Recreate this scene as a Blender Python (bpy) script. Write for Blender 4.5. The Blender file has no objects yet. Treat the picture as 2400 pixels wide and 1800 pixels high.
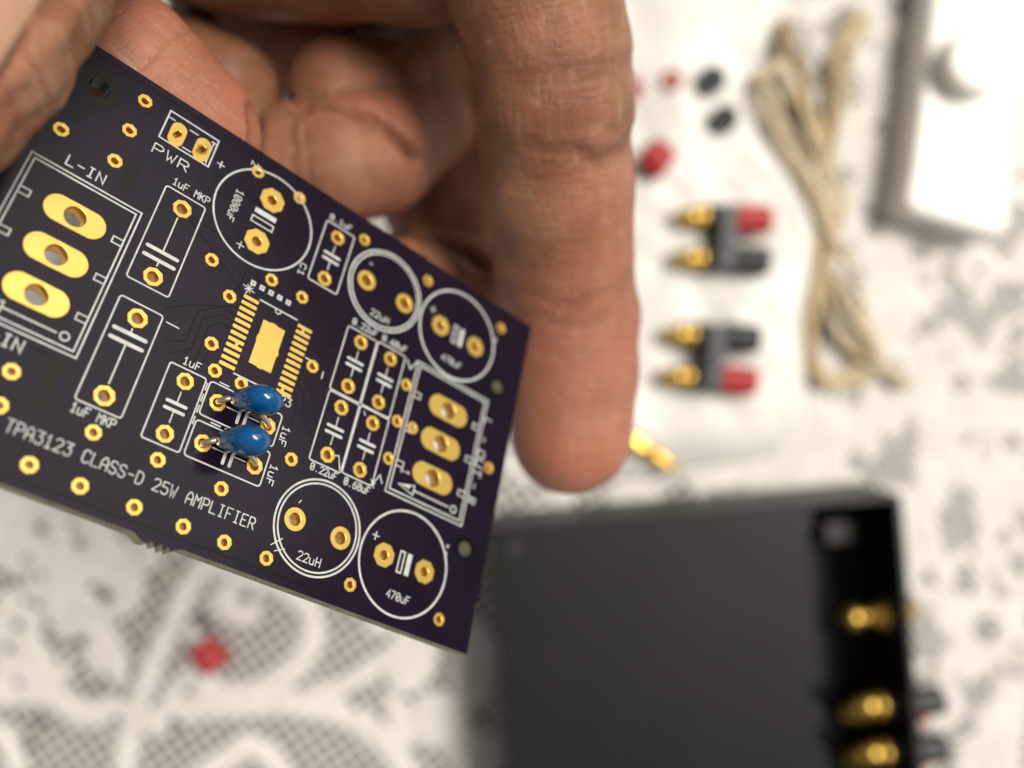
import bpy, bmesh, math, random
import numpy as np
from mathutils import Vector, Matrix

random.seed(7)
rng = np.random.default_rng(7)
scene = bpy.context.scene
MM = 0.001
H = 300.0                    # camera height above the table in mm

# ------------------------------------------------------------------ camera
F_PX = 2200.5                # focal length in pixels of the 2400 px wide photograph
cam_d = bpy.data.cameras.new('camera')
cam = bpy.data.objects.new('camera', cam_d)
scene.collection.objects.link(cam)
cam.location = (0, 0, H * MM)          # looks straight down on the table, image up = +Y
cam_d.sensor_width = 36.0
cam_d.lens = F_PX / 2400 * 36.0
cam_d.clip_start = 0.005
cam_d.clip_end = 20
cam_d.dof.use_dof = True
cam_d.dof.focus_distance = 0.0838
cam_d.dof.aperture_fstop = cam_d.lens / 2.55   # 2.55 mm entrance pupil, as in a phone
cam_d.dof.aperture_blades = 0
scene.camera = cam

# ------------------------------------------------------------------ world and lamps (a room lit by a ceiling lamp)
world = bpy.data.worlds.new('World')
scene.world = world
world.use_nodes = True
bg = world.node_tree.nodes['Background']
bg.inputs[0].default_value = (1.0, 0.93, 0.84, 1)
bg.inputs[1].default_value = 0.20

def area_lamp(name, loc, target, size, power, color, shape='DISK'):
    d = bpy.data.lights.new(name, 'AREA')
    d.shape = shape
    d.size = size
    d.energy = power
    d.color = color
    o = bpy.data.objects.new(name, d)
    scene.collection.objects.link(o)
    o.location = loc
    o.rotation_euler = (Vector(target) - Vector(loc)).to_track_quat('-Z', 'Y').to_euler()
    return o
area_lamp('ceiling_lamp', (1.43, 0.22, 2.55), (0.02, 0.03, 0.0), 0.80, 50, (1.0, 0.935, 0.84))
area_lamp('ceiling_lamp', (1.10, 0.85, 2.60), (0.02, 0.03, 0.0), 0.80, 50, (1.0, 0.935, 0.84))
area_lamp('window_light', (1.85, 1.05, 1.28), (0.0, 0.0, 0.2), 1.25, 7.0, (1.0, 0.93, 0.82), 'SQUARE')   # bright wall to the right

vs = scene.view_settings
vs.view_transform = 'Standard'
vs.look = 'None'
vs.exposure = 0.1
vs.gamma = 1.0
vs.use_curve_mapping = False
scene.render.engine = 'CYCLES'
scene.cycles.use_denoising = True
scene.cycles.max_bounces = 8
scene.cycles.caustics_reflective = False
scene.cycles.caustics_refractive = False

# ------------------------------------------------------------------ helpers
COL = scene.collection
def link(name, mesh, parent=None, mat=None):
    o = bpy.data.objects.new(name, mesh)
    COL.objects.link(o)
    if parent:
        o.parent = parent
    if mat and mesh and not mesh.materials:
        mesh.materials.append(mat)
    return o
def empty(name, loc=(0, 0, 0)):
    o = bpy.data.objects.new(name, None)
    o.empty_display_size = 0.01
    COL.objects.link(o)
    o.location = loc
    return o
def tag(o, label=None, cat=None, group=None, kind=None):
    if label: o['label'] = label
    if cat: o['category'] = cat
    if group: o['group'] = group
    if kind: o['kind'] = kind
    return o
def mesh_from(name, verts, faces, smooth=False, scale=MM):
    m = bpy.data.meshes.new(name)
    m.from_pydata([tuple(float(c) * scale for c in v) for v in verts], [], [tuple(int(i) for i in f) for f in faces])
    if smooth:
        m.polygons.foreach_set('use_smooth', [True] * len(m.polygons))
    m.update()
    return m
def bm_mesh(name, bm, smooth=False, scale=MM):
    bmesh.ops.scale(bm, vec=(scale,) * 3, verts=bm.verts)
    m = bpy.data.meshes.new(name)
    bm.to_mesh(m)
    bm.free()
    if smooth:
        m.polygons.foreach_set('use_smooth', [True] * len(m.polygons))
    return m
def px(x, y, depth):
    """pixel of the photograph + depth below the camera (mm) -> world mm"""
    return np.array([(x - 1200) * depth / F_PX, -(y - 900) * depth / F_PX, H - depth])
def onz(x, y, z):
    return px(x, y, H - z)

# ------------------------------------------------------------------ materials
def mat(name, color, rough=0.5, metal=0.0, coat=0.0, spec=0.5):
    m = bpy.data.materials.new(name)
    m.use_nodes = True
    b = m.node_tree.nodes['Principled BSDF']
    b.inputs['Base Color'].default_value = (*color, 1)
    b.inputs['Roughness'].default_value = rough
    b.inputs['Metallic'].default_value = metal
    b.inputs['Coat Weight'].default_value = coat
    b.inputs['Specular IOR Level'].default_value = spec
    return m
def nd(m, t, **kw):
    n = m.node_tree.nodes.new(t)
    for k, v in kw.items():
        setattr(n, k, v)
    return n
def lk(m, a, b):
    m.node_tree.links.new(a, b)
def noise(m, scale, detail=3, rough=0.55, vec=None):
    n = nd(m, 'ShaderNodeTexNoise')
    n.inputs['Scale'].default_value = scale
    n.inputs['Detail'].default_value = detail
    n.inputs['Roughness'].default_value = rough
    if vec is not None:
        lk(m, vec, n.inputs['Vector'])
    return n
def ramp(m, fac, stops):
    r = nd(m, 'ShaderNodeValToRGB')
    el = r.color_ramp.elements
    el[0].position, el[0].color = stops[0][0], (*stops[0][1], 1)
    el[1].position, el[1].color = stops[-1][0], (*stops[-1][1], 1)
    for p, c in stops[1:-1]:
        e = el.new(p)
        e.color = (*c, 1)
    lk(m, fac, r.inputs['Fac'])
    return r
def mottled(name, c1, c2, scale, rough=0.5, metal=0.0, coat=0.0, bump=0.0, bscale=None, spec=0.5, r2=None):
    """base colour wandering between c1 and c2, optional fine relief and uneven gloss"""
    m = mat(name, c1, rough, metal, coat, spec)
    b = m.node_tree.nodes['Principled BSDF']
    tc = nd(m, 'ShaderNodeTexCoord')
    n = noise(m, scale, 4, 0.6, tc.outputs['Object'])
    r = ramp(m, n.outputs['Fac'], [(0.35, c1), (0.65, c2)])
    lk(m, r.outputs['Color'], b.inputs['Base Color'])
    if r2 is not None:
        mr = nd(m, 'ShaderNodeMapRange')
        n3 = noise(m, scale * 0.6, 5, 0.7, tc.outputs['Object'])
        lk(m, n3.outputs['Fac'], mr.inputs['Value'])
        mr.inputs['To Min'].default_value = rough
        mr.inputs['To Max'].default_value = r2
        lk(m, mr.outputs['Result'], b.inputs['Roughness'])
    if bump:
        n2 = noise(m, bscale or scale * 5, 3, 0.6, tc.outputs['Object'])
        bp = nd(m, 'ShaderNodeBump')
        bp.inputs['Strength'].default_value = bump
        bp.inputs['Distance'].default_value = 0.0002
        lk(m, n2.outputs['Fac'], bp.inputs['Height'])
        lk(m, bp.outputs['Normal'], b.inputs['Normal'])
    return m

M = {}
M['mask'] = mottled('solder_mask', (0.0072, 0.0030, 0.0108), (0.0094, 0.0040, 0.0136), 160, rough=0.14, spec=0.28, bump=0.03, bscale=900, r2=0.22)
M['trace'] = mottled('solder_mask_trace', (0.003, 0.0018, 0.004), (0.005, 0.003, 0.006), 160, rough=0.2, spec=.22, r2=0.28)
M['keepout'] = mottled('solder_mask_on_bare_laminate', (0.0085, 0.0065, 0.0065), (0.011, 0.0085, 0.0085), 160, rough=0.2, spec=.26, r2=0.28)
M['fr4'] = mottled('laminate_edge', (0.36, 0.33, 0.25), (0.25, 0.23, 0.17), 700, rough=0.7, bump=0.5, bscale=2500)
M['rim'] = mottled('hole_rim_laminate', (0.07, 0.065, 0.055), (0.045, 0.042, 0.036), 500, rough=0.45)
M['gold'] = mottled('immersion_gold', (1.0, 0.72, 0.20), (0.96, 0.66, 0.17), 500, rough=0.32, metal=1.0, bump=0.05, bscale=3000, r2=0.45)
M['barrel'] = mottled('plated_barrel', (0.80, 0.47, 0.11), (0.70, 0.39, 0.09), 800, rough=0.38, metal=1.0)
M['silk'] = mottled('silkscreen_ink', (0.56, 0.56, 0.57), (0.42, 0.42, 0.43), 900, rough=0.6, bump=0.2, bscale=5000)
M['blue'] = mottled('blue_epoxy', (0.0004, 0.066, 0.21), (0.0006, 0.084, 0.25), 260, rough=0.2, coat=0.35, bump=0.3, bscale=700)
M['lead'] = mottled('tinned_lead', (0.92, 0.87, 0.76), (0.80, 0.74, 0.62), 900, rough=0.34, metal=1.0, bump=0.2, bscale=2500)
M['red'] = mottled('red_plastic', (0.42, 0.010, 0.016), (0.36, 0.008, 0.014), 120, rough=0.38)
M['black'] = mottled('black_plastic', (0.012, 0.012, 0.012), (0.020, 0.020, 0.020), 150, rough=0.42)
M['grey'] = mottled('dark_grey_plastic', (0.045, 0.048, 0.052), (0.06, 0.062, 0.066), 150, rough=0.5)
M['brass'] = mottled('gold_plated_brass', (1.0, 0.68, 0.17), (0.92, 0.60, 0.14), 400, rough=0.38, metal=1.0)
M['lid'] = mottled('charcoal_powder_coat', (0.0055, 0.0055, 0.0047), (0.0085, 0.0082, 0.0070), 30, rough=0.5, bump=0.3, bscale=1500, spec=.3)
M['tray'] = mottled('black_powder_coat', (0.003, 0.003, 0.003), (0.005, 0.005, 0.0045), 40, rough=0.5, bump=0.3, bscale=1500)
M['white'] = mottled('white_plastic', (0.84, 0.83, 0.80), (0.80, 0.79, 0.76), 40, rough=0.4)
M['bag'] = mottled('white_plastic_film', (0.78, 0.77, 0.735), (0.70, 0.69, 0.66), 25, rough=0.45, bump=0.6, bscale=90)
M['wire'] = mottled('amber_clear_cable', (0.74, 0.54, 0.26), (0.86, 0.75, 0.54), 60, rough=0.35, coat=0.2)
M['wire'].node_tree.nodes['Principled BSDF'].inputs['Transmission Weight'].default_value = 0.35
M['lace'] = mottled('white_cotton', (0.76, 0.74, 0.715), (0.67, 0.65, 0.625), 90, rough=0.9, bump=0.8, bscale=1100, spec=0.2)
M['table'] = mottled('grey_table_top', (0.045, 0.040, 0.038), (0.065, 0.058, 0.055), 18, rough=0.6)

# ------------------------------------------------------------------ table
def sheet(name, w, h, z, m, kind=None, thick=18):
    bm = bmesh.new()
    bmesh.ops.create_cube(bm, size=1)
    bmesh.ops.scale(bm, vec=(w, h, thick), verts=bm.verts)
    bmesh.ops.translate(bm, vec=(0, 0, z - thick / 2), verts=bm.verts)
    o = link(name, bm_mesh(name, bm), None, m)
    return tag(o, kind=kind)
sheet('table_top', 1500, 1100, 0, M['table'], 'structure')
tb = bpy.data.objects['table_top']
tag(tb, 'grey table top showing through the holes of the lace cloth', 'table')
ZC = 1.6        # upper surface of the lace above the table top

# ------------------------------------------------------------------ lace tablecloth: real holes and raised motifs
def pmm(pts, depth=H - ZC):
    return np.array([[(x - 1200) * depth / F_PX, -(y - 900) * depth / F_PX] for x, y in pts])
def catmull(P, n=10, closed=False):
    P = np.asarray(P, float)
    out = []
    N = len(P)
    rngi = range(N if closed else N - 1)
    for i in rngi:
        g = (lambda k: P[k % N]) if closed else (lambda k: P[min(max(k, 0), N - 1)])
        p0, p1, p2, p3 = g(i - 1), g(i), g(i + 1), g(i + 2)
        for k in range(n):
            t = k / n
            out.append(0.5 * (2 * p1 + (p2 - p0) * t + (2 * p0 - 5 * p1 + 4 * p2 - p3) * t * t + (3 * p1 - p0 - 3 * p2 + p3) * t ** 3))
    if not closed:
        out.append(P[-1])
    return np.array(out)
def value_noise(X, Y, cell, seed):
    r = np.random.default_rng(seed)
    G = r.random((128, 128))
    x = X / cell + 64
    y = Y / cell + 64
    xi = np.floor(x).astype(int); yi = np.floor(y).astype(int)
    fx = x - xi; fy = y - yi
    fx = fx * fx * (3 - 2 * fx); fy = fy * fy * (3 - 2 * fy)
    g = lambda a, b: G[a % 128, b % 128]
    return (g(xi, yi) * (1 - fx) + g(xi + 1, yi) * fx) * (1 - fy) + (g(xi, yi + 1) * (1 - fx) + g(xi + 1, yi + 1) * fx) * fy

STEP = 0.62
gx = np.arange(-262, 262, STEP)
gy = np.arange(-208, 208, STEP)
X, Y = np.meshgrid(gx, gy, indexing='ij')
solid = np.full(X.shape, -5.0)          # signed: >0 solid cloth (mm inside), <0 net
eyelet = np.zeros(X.shape, bool)
def add_ribbon(P, w):
    P = np.asarray(P)
    lo = P.min(0) - 12; hi = P.max(0) + 12
    i0, i1 = np.searchsorted(gx, [lo[0], hi[0]]); j0, j1 = np.searchsorted(gy, [lo[1], hi[1]])
    if i1 <= i0 or j1 <= j0:
        return
    xs, ys = X[i0:i1, j0:j1], Y[i0:i1, j0:j1]
    d = np.full(xs.shape, 1e9)
    for a, b in zip(P[:-1], P[1:]):
        ab = b - a
        t = np.clip(((xs - a[0]) * ab[0] + (ys - a[1]) * ab[1]) / (ab @ ab + 1e-9), 0, 1)
        d = np.minimum(d, np.hypot(xs - a[0] - t * ab[0], ys - a[1] - t * ab[1]))
    solid[i0:i1, j0:j1] = np.maximum(solid[i0:i1, j0:j1], w - d)
def add_disc(c, rx, ry=None, rot=0.0, sign=1):
    ry = ry or rx
    dx, dy = X - c[0], Y - c[1]
    ca, sa = math.cos(rot), math.sin(rot)
    q = np.hypot((dx * ca + dy * sa) / rx, (-dx * sa + dy * ca) / ry)
    v = (1 - q) * min(rx, ry)
    if sign > 0:
        np.maximum(solid, v, out=solid)
    else:
        np.minimum(solid, -v, out=solid)
        eyelet[v > 0.25] = True
Z = 1 / 1.843
def zz(L):           # points traced in the lower-left part of the cloth
    return pmm([(x * Z, 1150 + y * Z) for x, y in L])
# general ground: patches of dense weave, elsewhere net
base = (value_noise(X, Y, 13, 3) + 0.8 * value_noise(X, Y, 6, 4) + 0.35 * value_noise(X, Y, 3.0, 5)) / 2.15
solid = np.maximum(solid, (base - 0.43) * 22)
# the lower-left corner follows the pattern one can read there
wander = 26 * (value_noise(X, Y, 24, 17) - .5) + 10 * (value_noise(X, Y, 9, 18) - .5)
corner = (X + wander < 5) & (Y + wander < -30)
solid[corner] = np.minimum(solid[corner], -2.0)
for L, w in [([(520, 1300), (540, 1100), (570, 980), (630, 800), (710, 610), (800, 430), (900, 300), (1020, 180), (1100, 50)], 6.0),
             ([(900, 330), (1060, 360), (1200, 420), (1310, 500), (1345, 620), (1290, 740), (1150, 850), (980, 905), (890, 850), (850, 740), (845, 640)], 6.6),
             ([(640, 1010), (760, 960), (900, 940), (1100, 925), (1300, 930), (1480, 975), (1620, 1060), (1720, 1180), (1780, 1330)], 7.2),
             ([(-60, 900), (100, 880), (230, 905), (330, 975), (430, 965), (520, 930)], 7.0),
             ([(1330, 900), (1480, 850), (1600, 780), (1700, 690), (1760, 600)], 5.0),
             ([(850, 1240), (980, 1160), (1080, 1110), (1190, 1200), (1250, 1320)], 6.0),
             ([(700, 940), (820, 780), (860, 900)], 3.2), ([(60, 1200), (20, 1100), (-40, 1040)], 6)]:
    add_ribbon(catmull(zz(L)), w * .58)
for c, rx, ry, rot in [((1010, 500), 8.5, 6.5, -0.5), ((270, 330), 19, 23, 0.2), ((60, 150), 15, 15, 0), ((430, 690), 6.5, 13, 0.5), ((60, 640), 8, 16, 0.1),
                       ((110, 800), 14, 8, 0.2), ((500, 400), 8.5, 12, 0), ((1780, 740), 7.5, 12, -0.5), ((1900, 1000), 10, 9, 0), ((1720, 1000), 4, 9, 0.4),
                       ((2040, 760), 8, 14, 0), ((640, 230), 7, 10, -0.3), ((2050, 1150), 9, 9, 0), ((1640, 560), 6, 5, 0)]:
    add_disc(zz([c])[0], rx, ry, rot)
for x, y, r in [(160, 170, 2.6), (300, 150, 1.9), (330, 235, 2.4), (100, 300, 2.0), (50, 400, 2.8), (110, 385, 2.0), (165, 380, 1.8), (60, 590, 2.4), (20, 690, 2.4),
                (100, 480, 2.0), (150, 500, 2.0), (190, 590, 2.2), (212, 660, 2.2), (240, 735, 2.4), (340, 660, 2.6), (440, 460, 3.4), (390, 425, 2.2), (655, 375, 2.0),
                (672, 580, 1.9), (615, 665, 2.2), (568, 785, 2.2), (518, 890, 2.2), (488, 1000, 2.2), (710, 460, 1.9), (775, 350, 2.0), (1050, 470, 3.0), (868, 590, 3.4),
                (850, 540, 2.2), (160, 1010, 2.4), (110, 1110, 2.4), (1525, 945, 1.8), (440, 820, 2.2), (420, 880, 1.8), (700, 290, 2.0), (1180, 470, 1.6), (60, 840, 1.8), (740, 1010, 2.4)]:
    add_disc(zz([(x, y)])[0], r * 0.72, sign=-1)
# rings, sprigs and leaves over the rest of the cloth
for (x, y, r) in [(2310, 1480, 9), (2390, 1330, 8), (2250, 900, 7), (2370, 1040, 7), (2200, 1660, 7), (2060, 300, 6)]:
    c = pmm([(x, y)])[0]
    a = np.linspace(0, 2 * math.pi, 28)
    np.minimum(solid, np.hypot(X - c[0], Y - c[1]) - r * .62, out=solid)
    add_ribbon(c + np.c_[np.cos(a), np.sin(a)] * r * 0.8, 2.6)
for k in range(46):
    c = np.array([rng.uniform(-255, 255), rng.uniform(-200, 200)])
    if c[0] < 5 and c[1] < -25:
        continue
    a0 = rng.uniform(0, 6.28)
    L = [c + 9 * j * np.array([math.cos(a0 + 0.35 * j), math.sin(a0 + 0.35 * j)]) for j in range(4)]
    add_ribbon(catmull(L, 5), rng.uniform(2.0, 3.6))
    for j in range(3):
        cc = c + rng.normal(0, 13, 2); np.minimum(solid, np.hypot(X - cc[0], Y - cc[1]) - rng.uniform(1.6, 3.4), out=solid)
# net: two staggered families of holes, finer in some fields
coarse = (value_noise(X, Y, 40, 9) > 0.60) | corner
def diamond(p, wth, rot):
    a = (X * math.cos(rot) + Y * math.sin(rot)) / p; b = (-X * math.sin(rot) + Y * math.cos(rot)) / p
    return ((a % 1) > wth) & ((b % 1) > wth)
net_open = diamond(2.8, .30, .62)
net_coarse = diamond(3.8, .27, .62)
opening = np.where(coarse, net_coarse, net_open) & (solid < 0)
opening |= eyelet & (solid < 0)        # eyelets are fully open
hgt = np.where(solid > 0, 0.35 + 0.75 * np.minimum(solid / 2.2, 1.0), 0.25)
hgt = hgt + 0.35 * (value_noise(X, Y, 3.2, 12) - 0.5) * (solid > 0.5) + 0.7 * (value_noise(X, Y, 60, 21))
keep = ~opening[:-1, :-1]
nx_, ny_ = X.shape
idx = np.arange(nx_ * ny_).reshape(nx_, ny_)
f4 = np.stack([idx[:-1, :-1][keep], idx[1:, :-1][keep], idx[1:, 1:][keep], idx[:-1, 1:][keep]], 1)
used = np.unique(f4)
remap = np.full(nx_ * ny_, -1); remap[used] = np.arange(len(used))
V = np.stack([X.ravel(), Y.ravel(), hgt.ravel() - 0.1], 1)[used]
def np_mesh(name, V, F, smooth=True, scale=MM):
    m = bpy.data.meshes.new(name)
    V = np.asarray(V, np.float32) * scale
    F = np.asarray(F, np.int32)
    k = F.shape[1]
    m.vertices.add(len(V)); m.vertices.foreach_set('co', V.ravel())
    m.loops.add(F.size); m.loops.foreach_set('vertex_index', F.ravel())
    m.polygons.add(len(F)); m.polygons.foreach_set('loop_start', np.arange(0, F.size, k, dtype=np.int32))
    try:
        m.polygons.foreach_set('loop_total', np.full(len(F), k, np.int32))
    except Exception:
        pass
    m.update(calc_edges=True)
    m.validate()
    if smooth:
        m.polygons.foreach_set('use_smooth', np.ones(len(m.polygons), bool))
    return m
cloth = empty('tablecloth', (0, 0, 0))
tag(cloth, 'white lace tablecloth with looping ribbon motifs covering the grey table', 'tablecloth')
tag(link('lace', np_mesh('lace', V, remap[f4]), cloth, M['lace']), kind='stuff')
# the cloth goes on past the worked field as plain close weave down to its hem
def frame_mesh(x0, x1, y0, y1, X1, Y1, z):
    v = [(-x0, -y0, z), (x1, -y0, z), (x1, y1, z), (-x0, y1, z), (-X1, -Y1, z), (X1, -Y1, z), (X1, Y1, z), (-X1, Y1, z)]
    return mesh_from('hem', v, [(4, 5, 1, 0), (5, 6, 2, 1), (6, 7, 3, 2), (7, 4, 0, 3)])
link('hem', frame_mesh(261.5, 260.5, 207.5, 206.5, 640, 480, 0.5), cloth, M['lace'])

# ------------------------------------------------------------------ circuit board
Rb = np.array([[0.72628, -0.17553, -0.66462], [0.43114, 0.86935, 0.24154], [0.53539, -0.46196, 0.70706]])
tb_ = np.array([-25.959, -4.718, 85.063])
# read from the photograph: orthonormalise
u_, _, vt_ = np.linalg.svd(Rb); Rb = u_ @ vt_
FL = np.diag([1., -1., -1.])
Rw = FL @ Rb @ FL
board = empty('circuit_board')
bw = Matrix(Rw.tolist()).to_4x4()
bw.translation = Vector(((FL @ tb_) + [0, 0, H]) * MM)
board.matrix_world = bw
tag(board, 'dark purple circuit board with gold pads and white lettering held in the hand', 'circuit board')
TH = 1.6
U0, U1, V0, V1 = -22.4, 34.25, -19.4, 19.7
def octo(r, n=16, rot=0.0):
    """octagon of inradius r sampled at n points"""
    out = []
    for k in range(n):
        a = 2 * math.pi * k / n + math.pi / 8 * (n == 8)
        s = (a % (math.pi / 4)) - math.pi / 8 if False else ((a + math.pi / 8) % (math.pi / 4)) - math.pi / 8
        out.append((r / math.cos(s) * math.cos(a), r / math.cos(s) * math.sin(a)))
    return out
def stadium(hl, r, n=32, vertical=False):
    out = []
    for k in range(n):
        a = 2 * math.pi * k / n
        c, s = math.cos(a), math.sin(a)
        x = r * c + math.copysign(hl, c) if abs(c) > 1e-6 else 0
        y = r * s
        out.append((-y, x) if vertical else (x, y))
    return out
def ring(r, n=16):
    return [(r * math.cos(2 * math.pi * k / n), r * math.sin(2 * math.pi * k / n)) for k in range(n)]
def jitter_ring(pts, amt):
    return [(x * (1 + random.uniform(-amt, amt)), y * (1 + random.uniform(-amt, amt))) for x, y in pts]
def pad_mesh(name, outer, hole_r, top=0.035):
    """plated pad: land on the front, barrel through the board, land on the back"""
    n = len(outer)
    if hole_r:
        ins = ring(hole_r, n)
        lip = ring(hole_r + 0.06, n)
        v = [(x, y, -0.02) for x, y in outer] + [(x * 0.985, y * 0.985, top) for x, y in outer] + [(x, y, top) for x, y in lip] + \
            [(x, y, top - 0.06) for x, y in ins] + [(x, y, -TH - top + 0.06) for x, y in ins] + [(x, y, -TH - top) for x, y in lip] + \
            [(x * 0.985, y * 0.985, -TH - top) for x, y in outer]
        f = []
        for lvl in range(6):
            for k in range(n):
                a, b = lvl * n + k, lvl * n + (k + 1) % n
                f.append((a, b, b + n, a + n))
        me = mesh_from(name, v, f)
        me.materials.append(M['gold']); me.materials.append(M['barrel'])
        for p in me.polygons:
            lv = p.index // n
            p.material_index = 1 if lv in (3,) else 0
            p.use_smooth = lv in (2, 3, 4)
        return me
    v = [(x, y, -0.02) for x, y in outer] + [(x * 0.985, y * 0.985, top) for x, y in outer]
    f = [(k, (k + 1) % n, n + (k + 1) % n, n + k) for k in range(n)] + [tuple(range(n, 2 * n))]
    return mesh_from(name, v, f)
PADKIND = {
    'via': (octo(0.64), 0.30), 'cap': (octo(0.76), 0.41), 'mkp': (octo(0.85), 0.48), 'big': (octo(1.24, 32), 0.46), 'coil': (ring(1.10, 24), 0.56),
    'elco': (octo(1.14), 0.45), 'pwr': (stadium(0.55, 0.76, 32, True), 0.46), 'conn': (stadium(1.36, 1.27), 0.88)}
PADMESH = {k: pad_mesh(k + '_pad', o, h) for k, (o, h) in PADKIND.items()}
PADS = []
for s, kind in [('-14.27,-17.06 -14.37,-13.41 -14.35,-9.85 -19.12,-9.85 -2.54,-17.14 2.25,-17.16 -3.5,-5.9 2.39,-7.18 5.84,-7.18 -.79,-3.41 -.81,1.69 .33,3.91 3,3.92 '
                 '9.05,-1.01 -14.38,11.46 -7.1,13.41 -10.45,17.68 -1.54,13.45 9.83,8.53 -14.12,14.29 -6.44,17.8 -1.93,17.83 2.41,17.87 6.25,17.88 10.38,17.87 4.44,13.63 '
                 '19.2,17.38 29.98,17.41 32.23,-.05 10.32,-17.08 18.94,-16.99 29.89,-16.84 19.61,-4.2 19.66,.03 21.61,-.08 19.78,4.17 -14.9,17.6 -19.0,14.0', 'via'),
                ('7.42,-15.46 7.43,-10.38 -1.77,6.05 -1.77,11.13 1.55,6.56 6.66,6.56 1.55,10.54 6.66,10.54 13.26,-5.97 13.26,-.89 13.22,1.52 13.22,6.6 17,-5.97 17,-.89 17,1.5 17,6.58', 'cap'),
                ('-7.63,-9.04 -7.63,-1.52 -7.44,2.7 -7.44,10.22', 'mkp'), ('-.23,-15.13 -.23,-10.11', 'big'),
                ('11.88,-12.82 16.87,-12.82 11.93,13.62 16.92,13.62', 'coil'), ('21.9,-12.77 26.95,-12.77 22,13.5 27,13.5', 'elco'),
                ('-10.62,-15.8 -8.12,-15.8', 'pwr'), ('-15.2,-3.09 -15.2,.85 -15.2,4.79 25.42,-3.88 25.42,.06 25.42,4.0', 'conn')]:
    for q in s.split():
        a, b = q.split(',')
        PADS.append((float(a), float(b), kind))
HOLES = [(u, v, PADKIND[k][1] + 0.02) for u, v, k in PADS] + [(-18.0, -15.65, 0.93), (31.3, 9.6, 0.52), (31.1, -9.62, 0.52), (-18.0, 15.9, 0.93)]

def curve_slab(name, outline, holes, z0, z1, closed_holes=24):
    cu = bpy.data.curves.new(name, 'CURVE')
    cu.dimensions = '2D'
    cu.fill_mode = 'BOTH'
    cu.extrude = (z1 - z0) / 2
    def sp(pts):
        s = cu.splines.new('POLY')
        s.points.add(len(pts) - 1)
        for p, (x, y) in zip(s.points, pts):
            p.co = (x, y, 0, 1)
        s.use_cyclic_u = True
    sp(outline)
    for (x, y, r) in holes:
        n = closed_holes if r > 0.4 else 16
        sp([(x + r * math.cos(2 * math.pi * k / n), y + r * math.sin(2 * math.pi * k / n)) for k in range(n)])
    ob = bpy.data.objects.new(name, cu)
    COL.objects.link(ob)
    dg = bpy.context.evaluated_depsgraph_get()
    me = bpy.data.meshes.new_from_object(ob.evaluated_get(dg))
    bpy.data.objects.remove(ob)
    me.transform(Matrix.Translation((0, 0, (z0 + z1) / 2)))
    me.transform(Matrix.Scale(MM, 4))
    me.update()
    return me
# outline with the ragged stubs of the break-off tabs
def nibs(a, b, n, amp):
    return [(a + (b - a) * (k + random.uniform(-0.25, 0.25)) / n, random.uniform(0.1, 1) * amp * (1 if k % 2 else 0.15)) for k in range(1, n)]
out = [(U0, -V0)]
for s, a in nibs(15.2, 18.6, 9, 0.28): out.append((s, -V0 + a))
out.append((U1, -V0))
for s, a in nibs(-13.4, -15.2, 6, 0.30): pass
for k, (vv, aa) in enumerate([(12.3, 0.0), (12.55, 0.42), (12.95, 0.1), (13.25, 0.4), (13.6, -0.12), (13.95, 0.45), (14.3, 0.05), (14.6, -0.22), (16.5, -0.08)]):
    out.append((U1 + aa, -vv))
out.append((U1, -V1))
for (uu, aa) in [(2.9, 0.0), (2.4, 0.25), (2.15, 0.55), (1.85, 0.18), (1.5, 0.62), (1.2, 0.12), (0.75, 0.55), (0.45, 0.15), (0.1, 0.45), (-0.4, 0.5), (-0.9, 0.2), (-1.3, 0.0)]:
    out.append((uu, -V1 - aa))
out.append((U0, -V1))
sub = curve_slab('substrate', out, [(u, -v, r) for u, v, r in HOLES], -TH, 0.0)
sub.materials.clear(); sub.materials.append(M['mask']); sub.materials.append(M['fr4']); sub.materials.append(M['trace'])
for p in sub.polygons:
    c_ = p.center / MM
    near = min((c_.x - a) ** 2 + (c_.y - b) ** 2 for a, b in ((-18, 15.65), (-18, -15.9))) < 1.6
    p.material_index = 0 if abs(p.normal.z) > 0.7 else (2 if near else 1)
    p.use_smooth = False
link('substrate', sub, board)
for u, v, k in PADS:
    o = link('via' if k == 'via' else 'pad', PADMESH[k], board)
    o.location = (u * MM, -v * MM, 0)
    if k in ('via', 'cap', 'mkp'):
        o.rotation_euler.z = math.pi / 8
# SMD lands of the chip
def land(hw, hh, ragged=0.0):
    pts = [(-hw + .06, -hh), (hw - .06, -hh), (hw, -hh + .06), (hw, hh - .06), (hw - .06, hh), (-hw + .06, hh), (-hw, hh - .06), (-hw, -hh + .06)]
    return pts
LM = pad_mesh('contact', land(0.81, 0.185), None); LM.materials.append(M['gold'])
for k in range(12):
    for uu in (1.19, 7.10):
        o = link('contact_pad', LM, board)
        o.location = (uu * MM, -(-4.24 + 0.65 * k) * MM, 0)
tpm = pad_mesh('thermal', [(-1.19, -2.37), (-0.3, -2.37), (-0.26, -2.45), (0.2, -2.45), (0.25, -2.37), (1.19, -2.37), (1.19, -0.6), (1.3, -0.5), (1.3, -0.1), (1.19, 0.0), (1.19, 2.37),
                           (0.3, 2.37), (0.24, 2.47), (-0.35, 2.47), (-0.4, 2.37), (-1.19, 2.37), (-1.19, 0.7), (-1.26, 0.65), (-1.26, 0.1), (-1.19, 0.05)], None)
link('thermal_pad', tpm, board, M['gold']).location = (4.12 * MM, 0.67 * MM, 0)
# mask slivers bridging a few lands, and spurs on pads
for uu, vv in [(1.35, 0.65), (7.0, -3.95), (7.05, -0.35), (6.9, 2.55)]:
    me = pad_mesh('bridge', [(-0.16, -0.2), (0.14, -0.22), (0.18, 0.2), (-0.14, 0.2)], None, 0.033)
    link('land_spur', me, board, M['gold']).location = (uu * MM, -vv * MM, 0)

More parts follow.
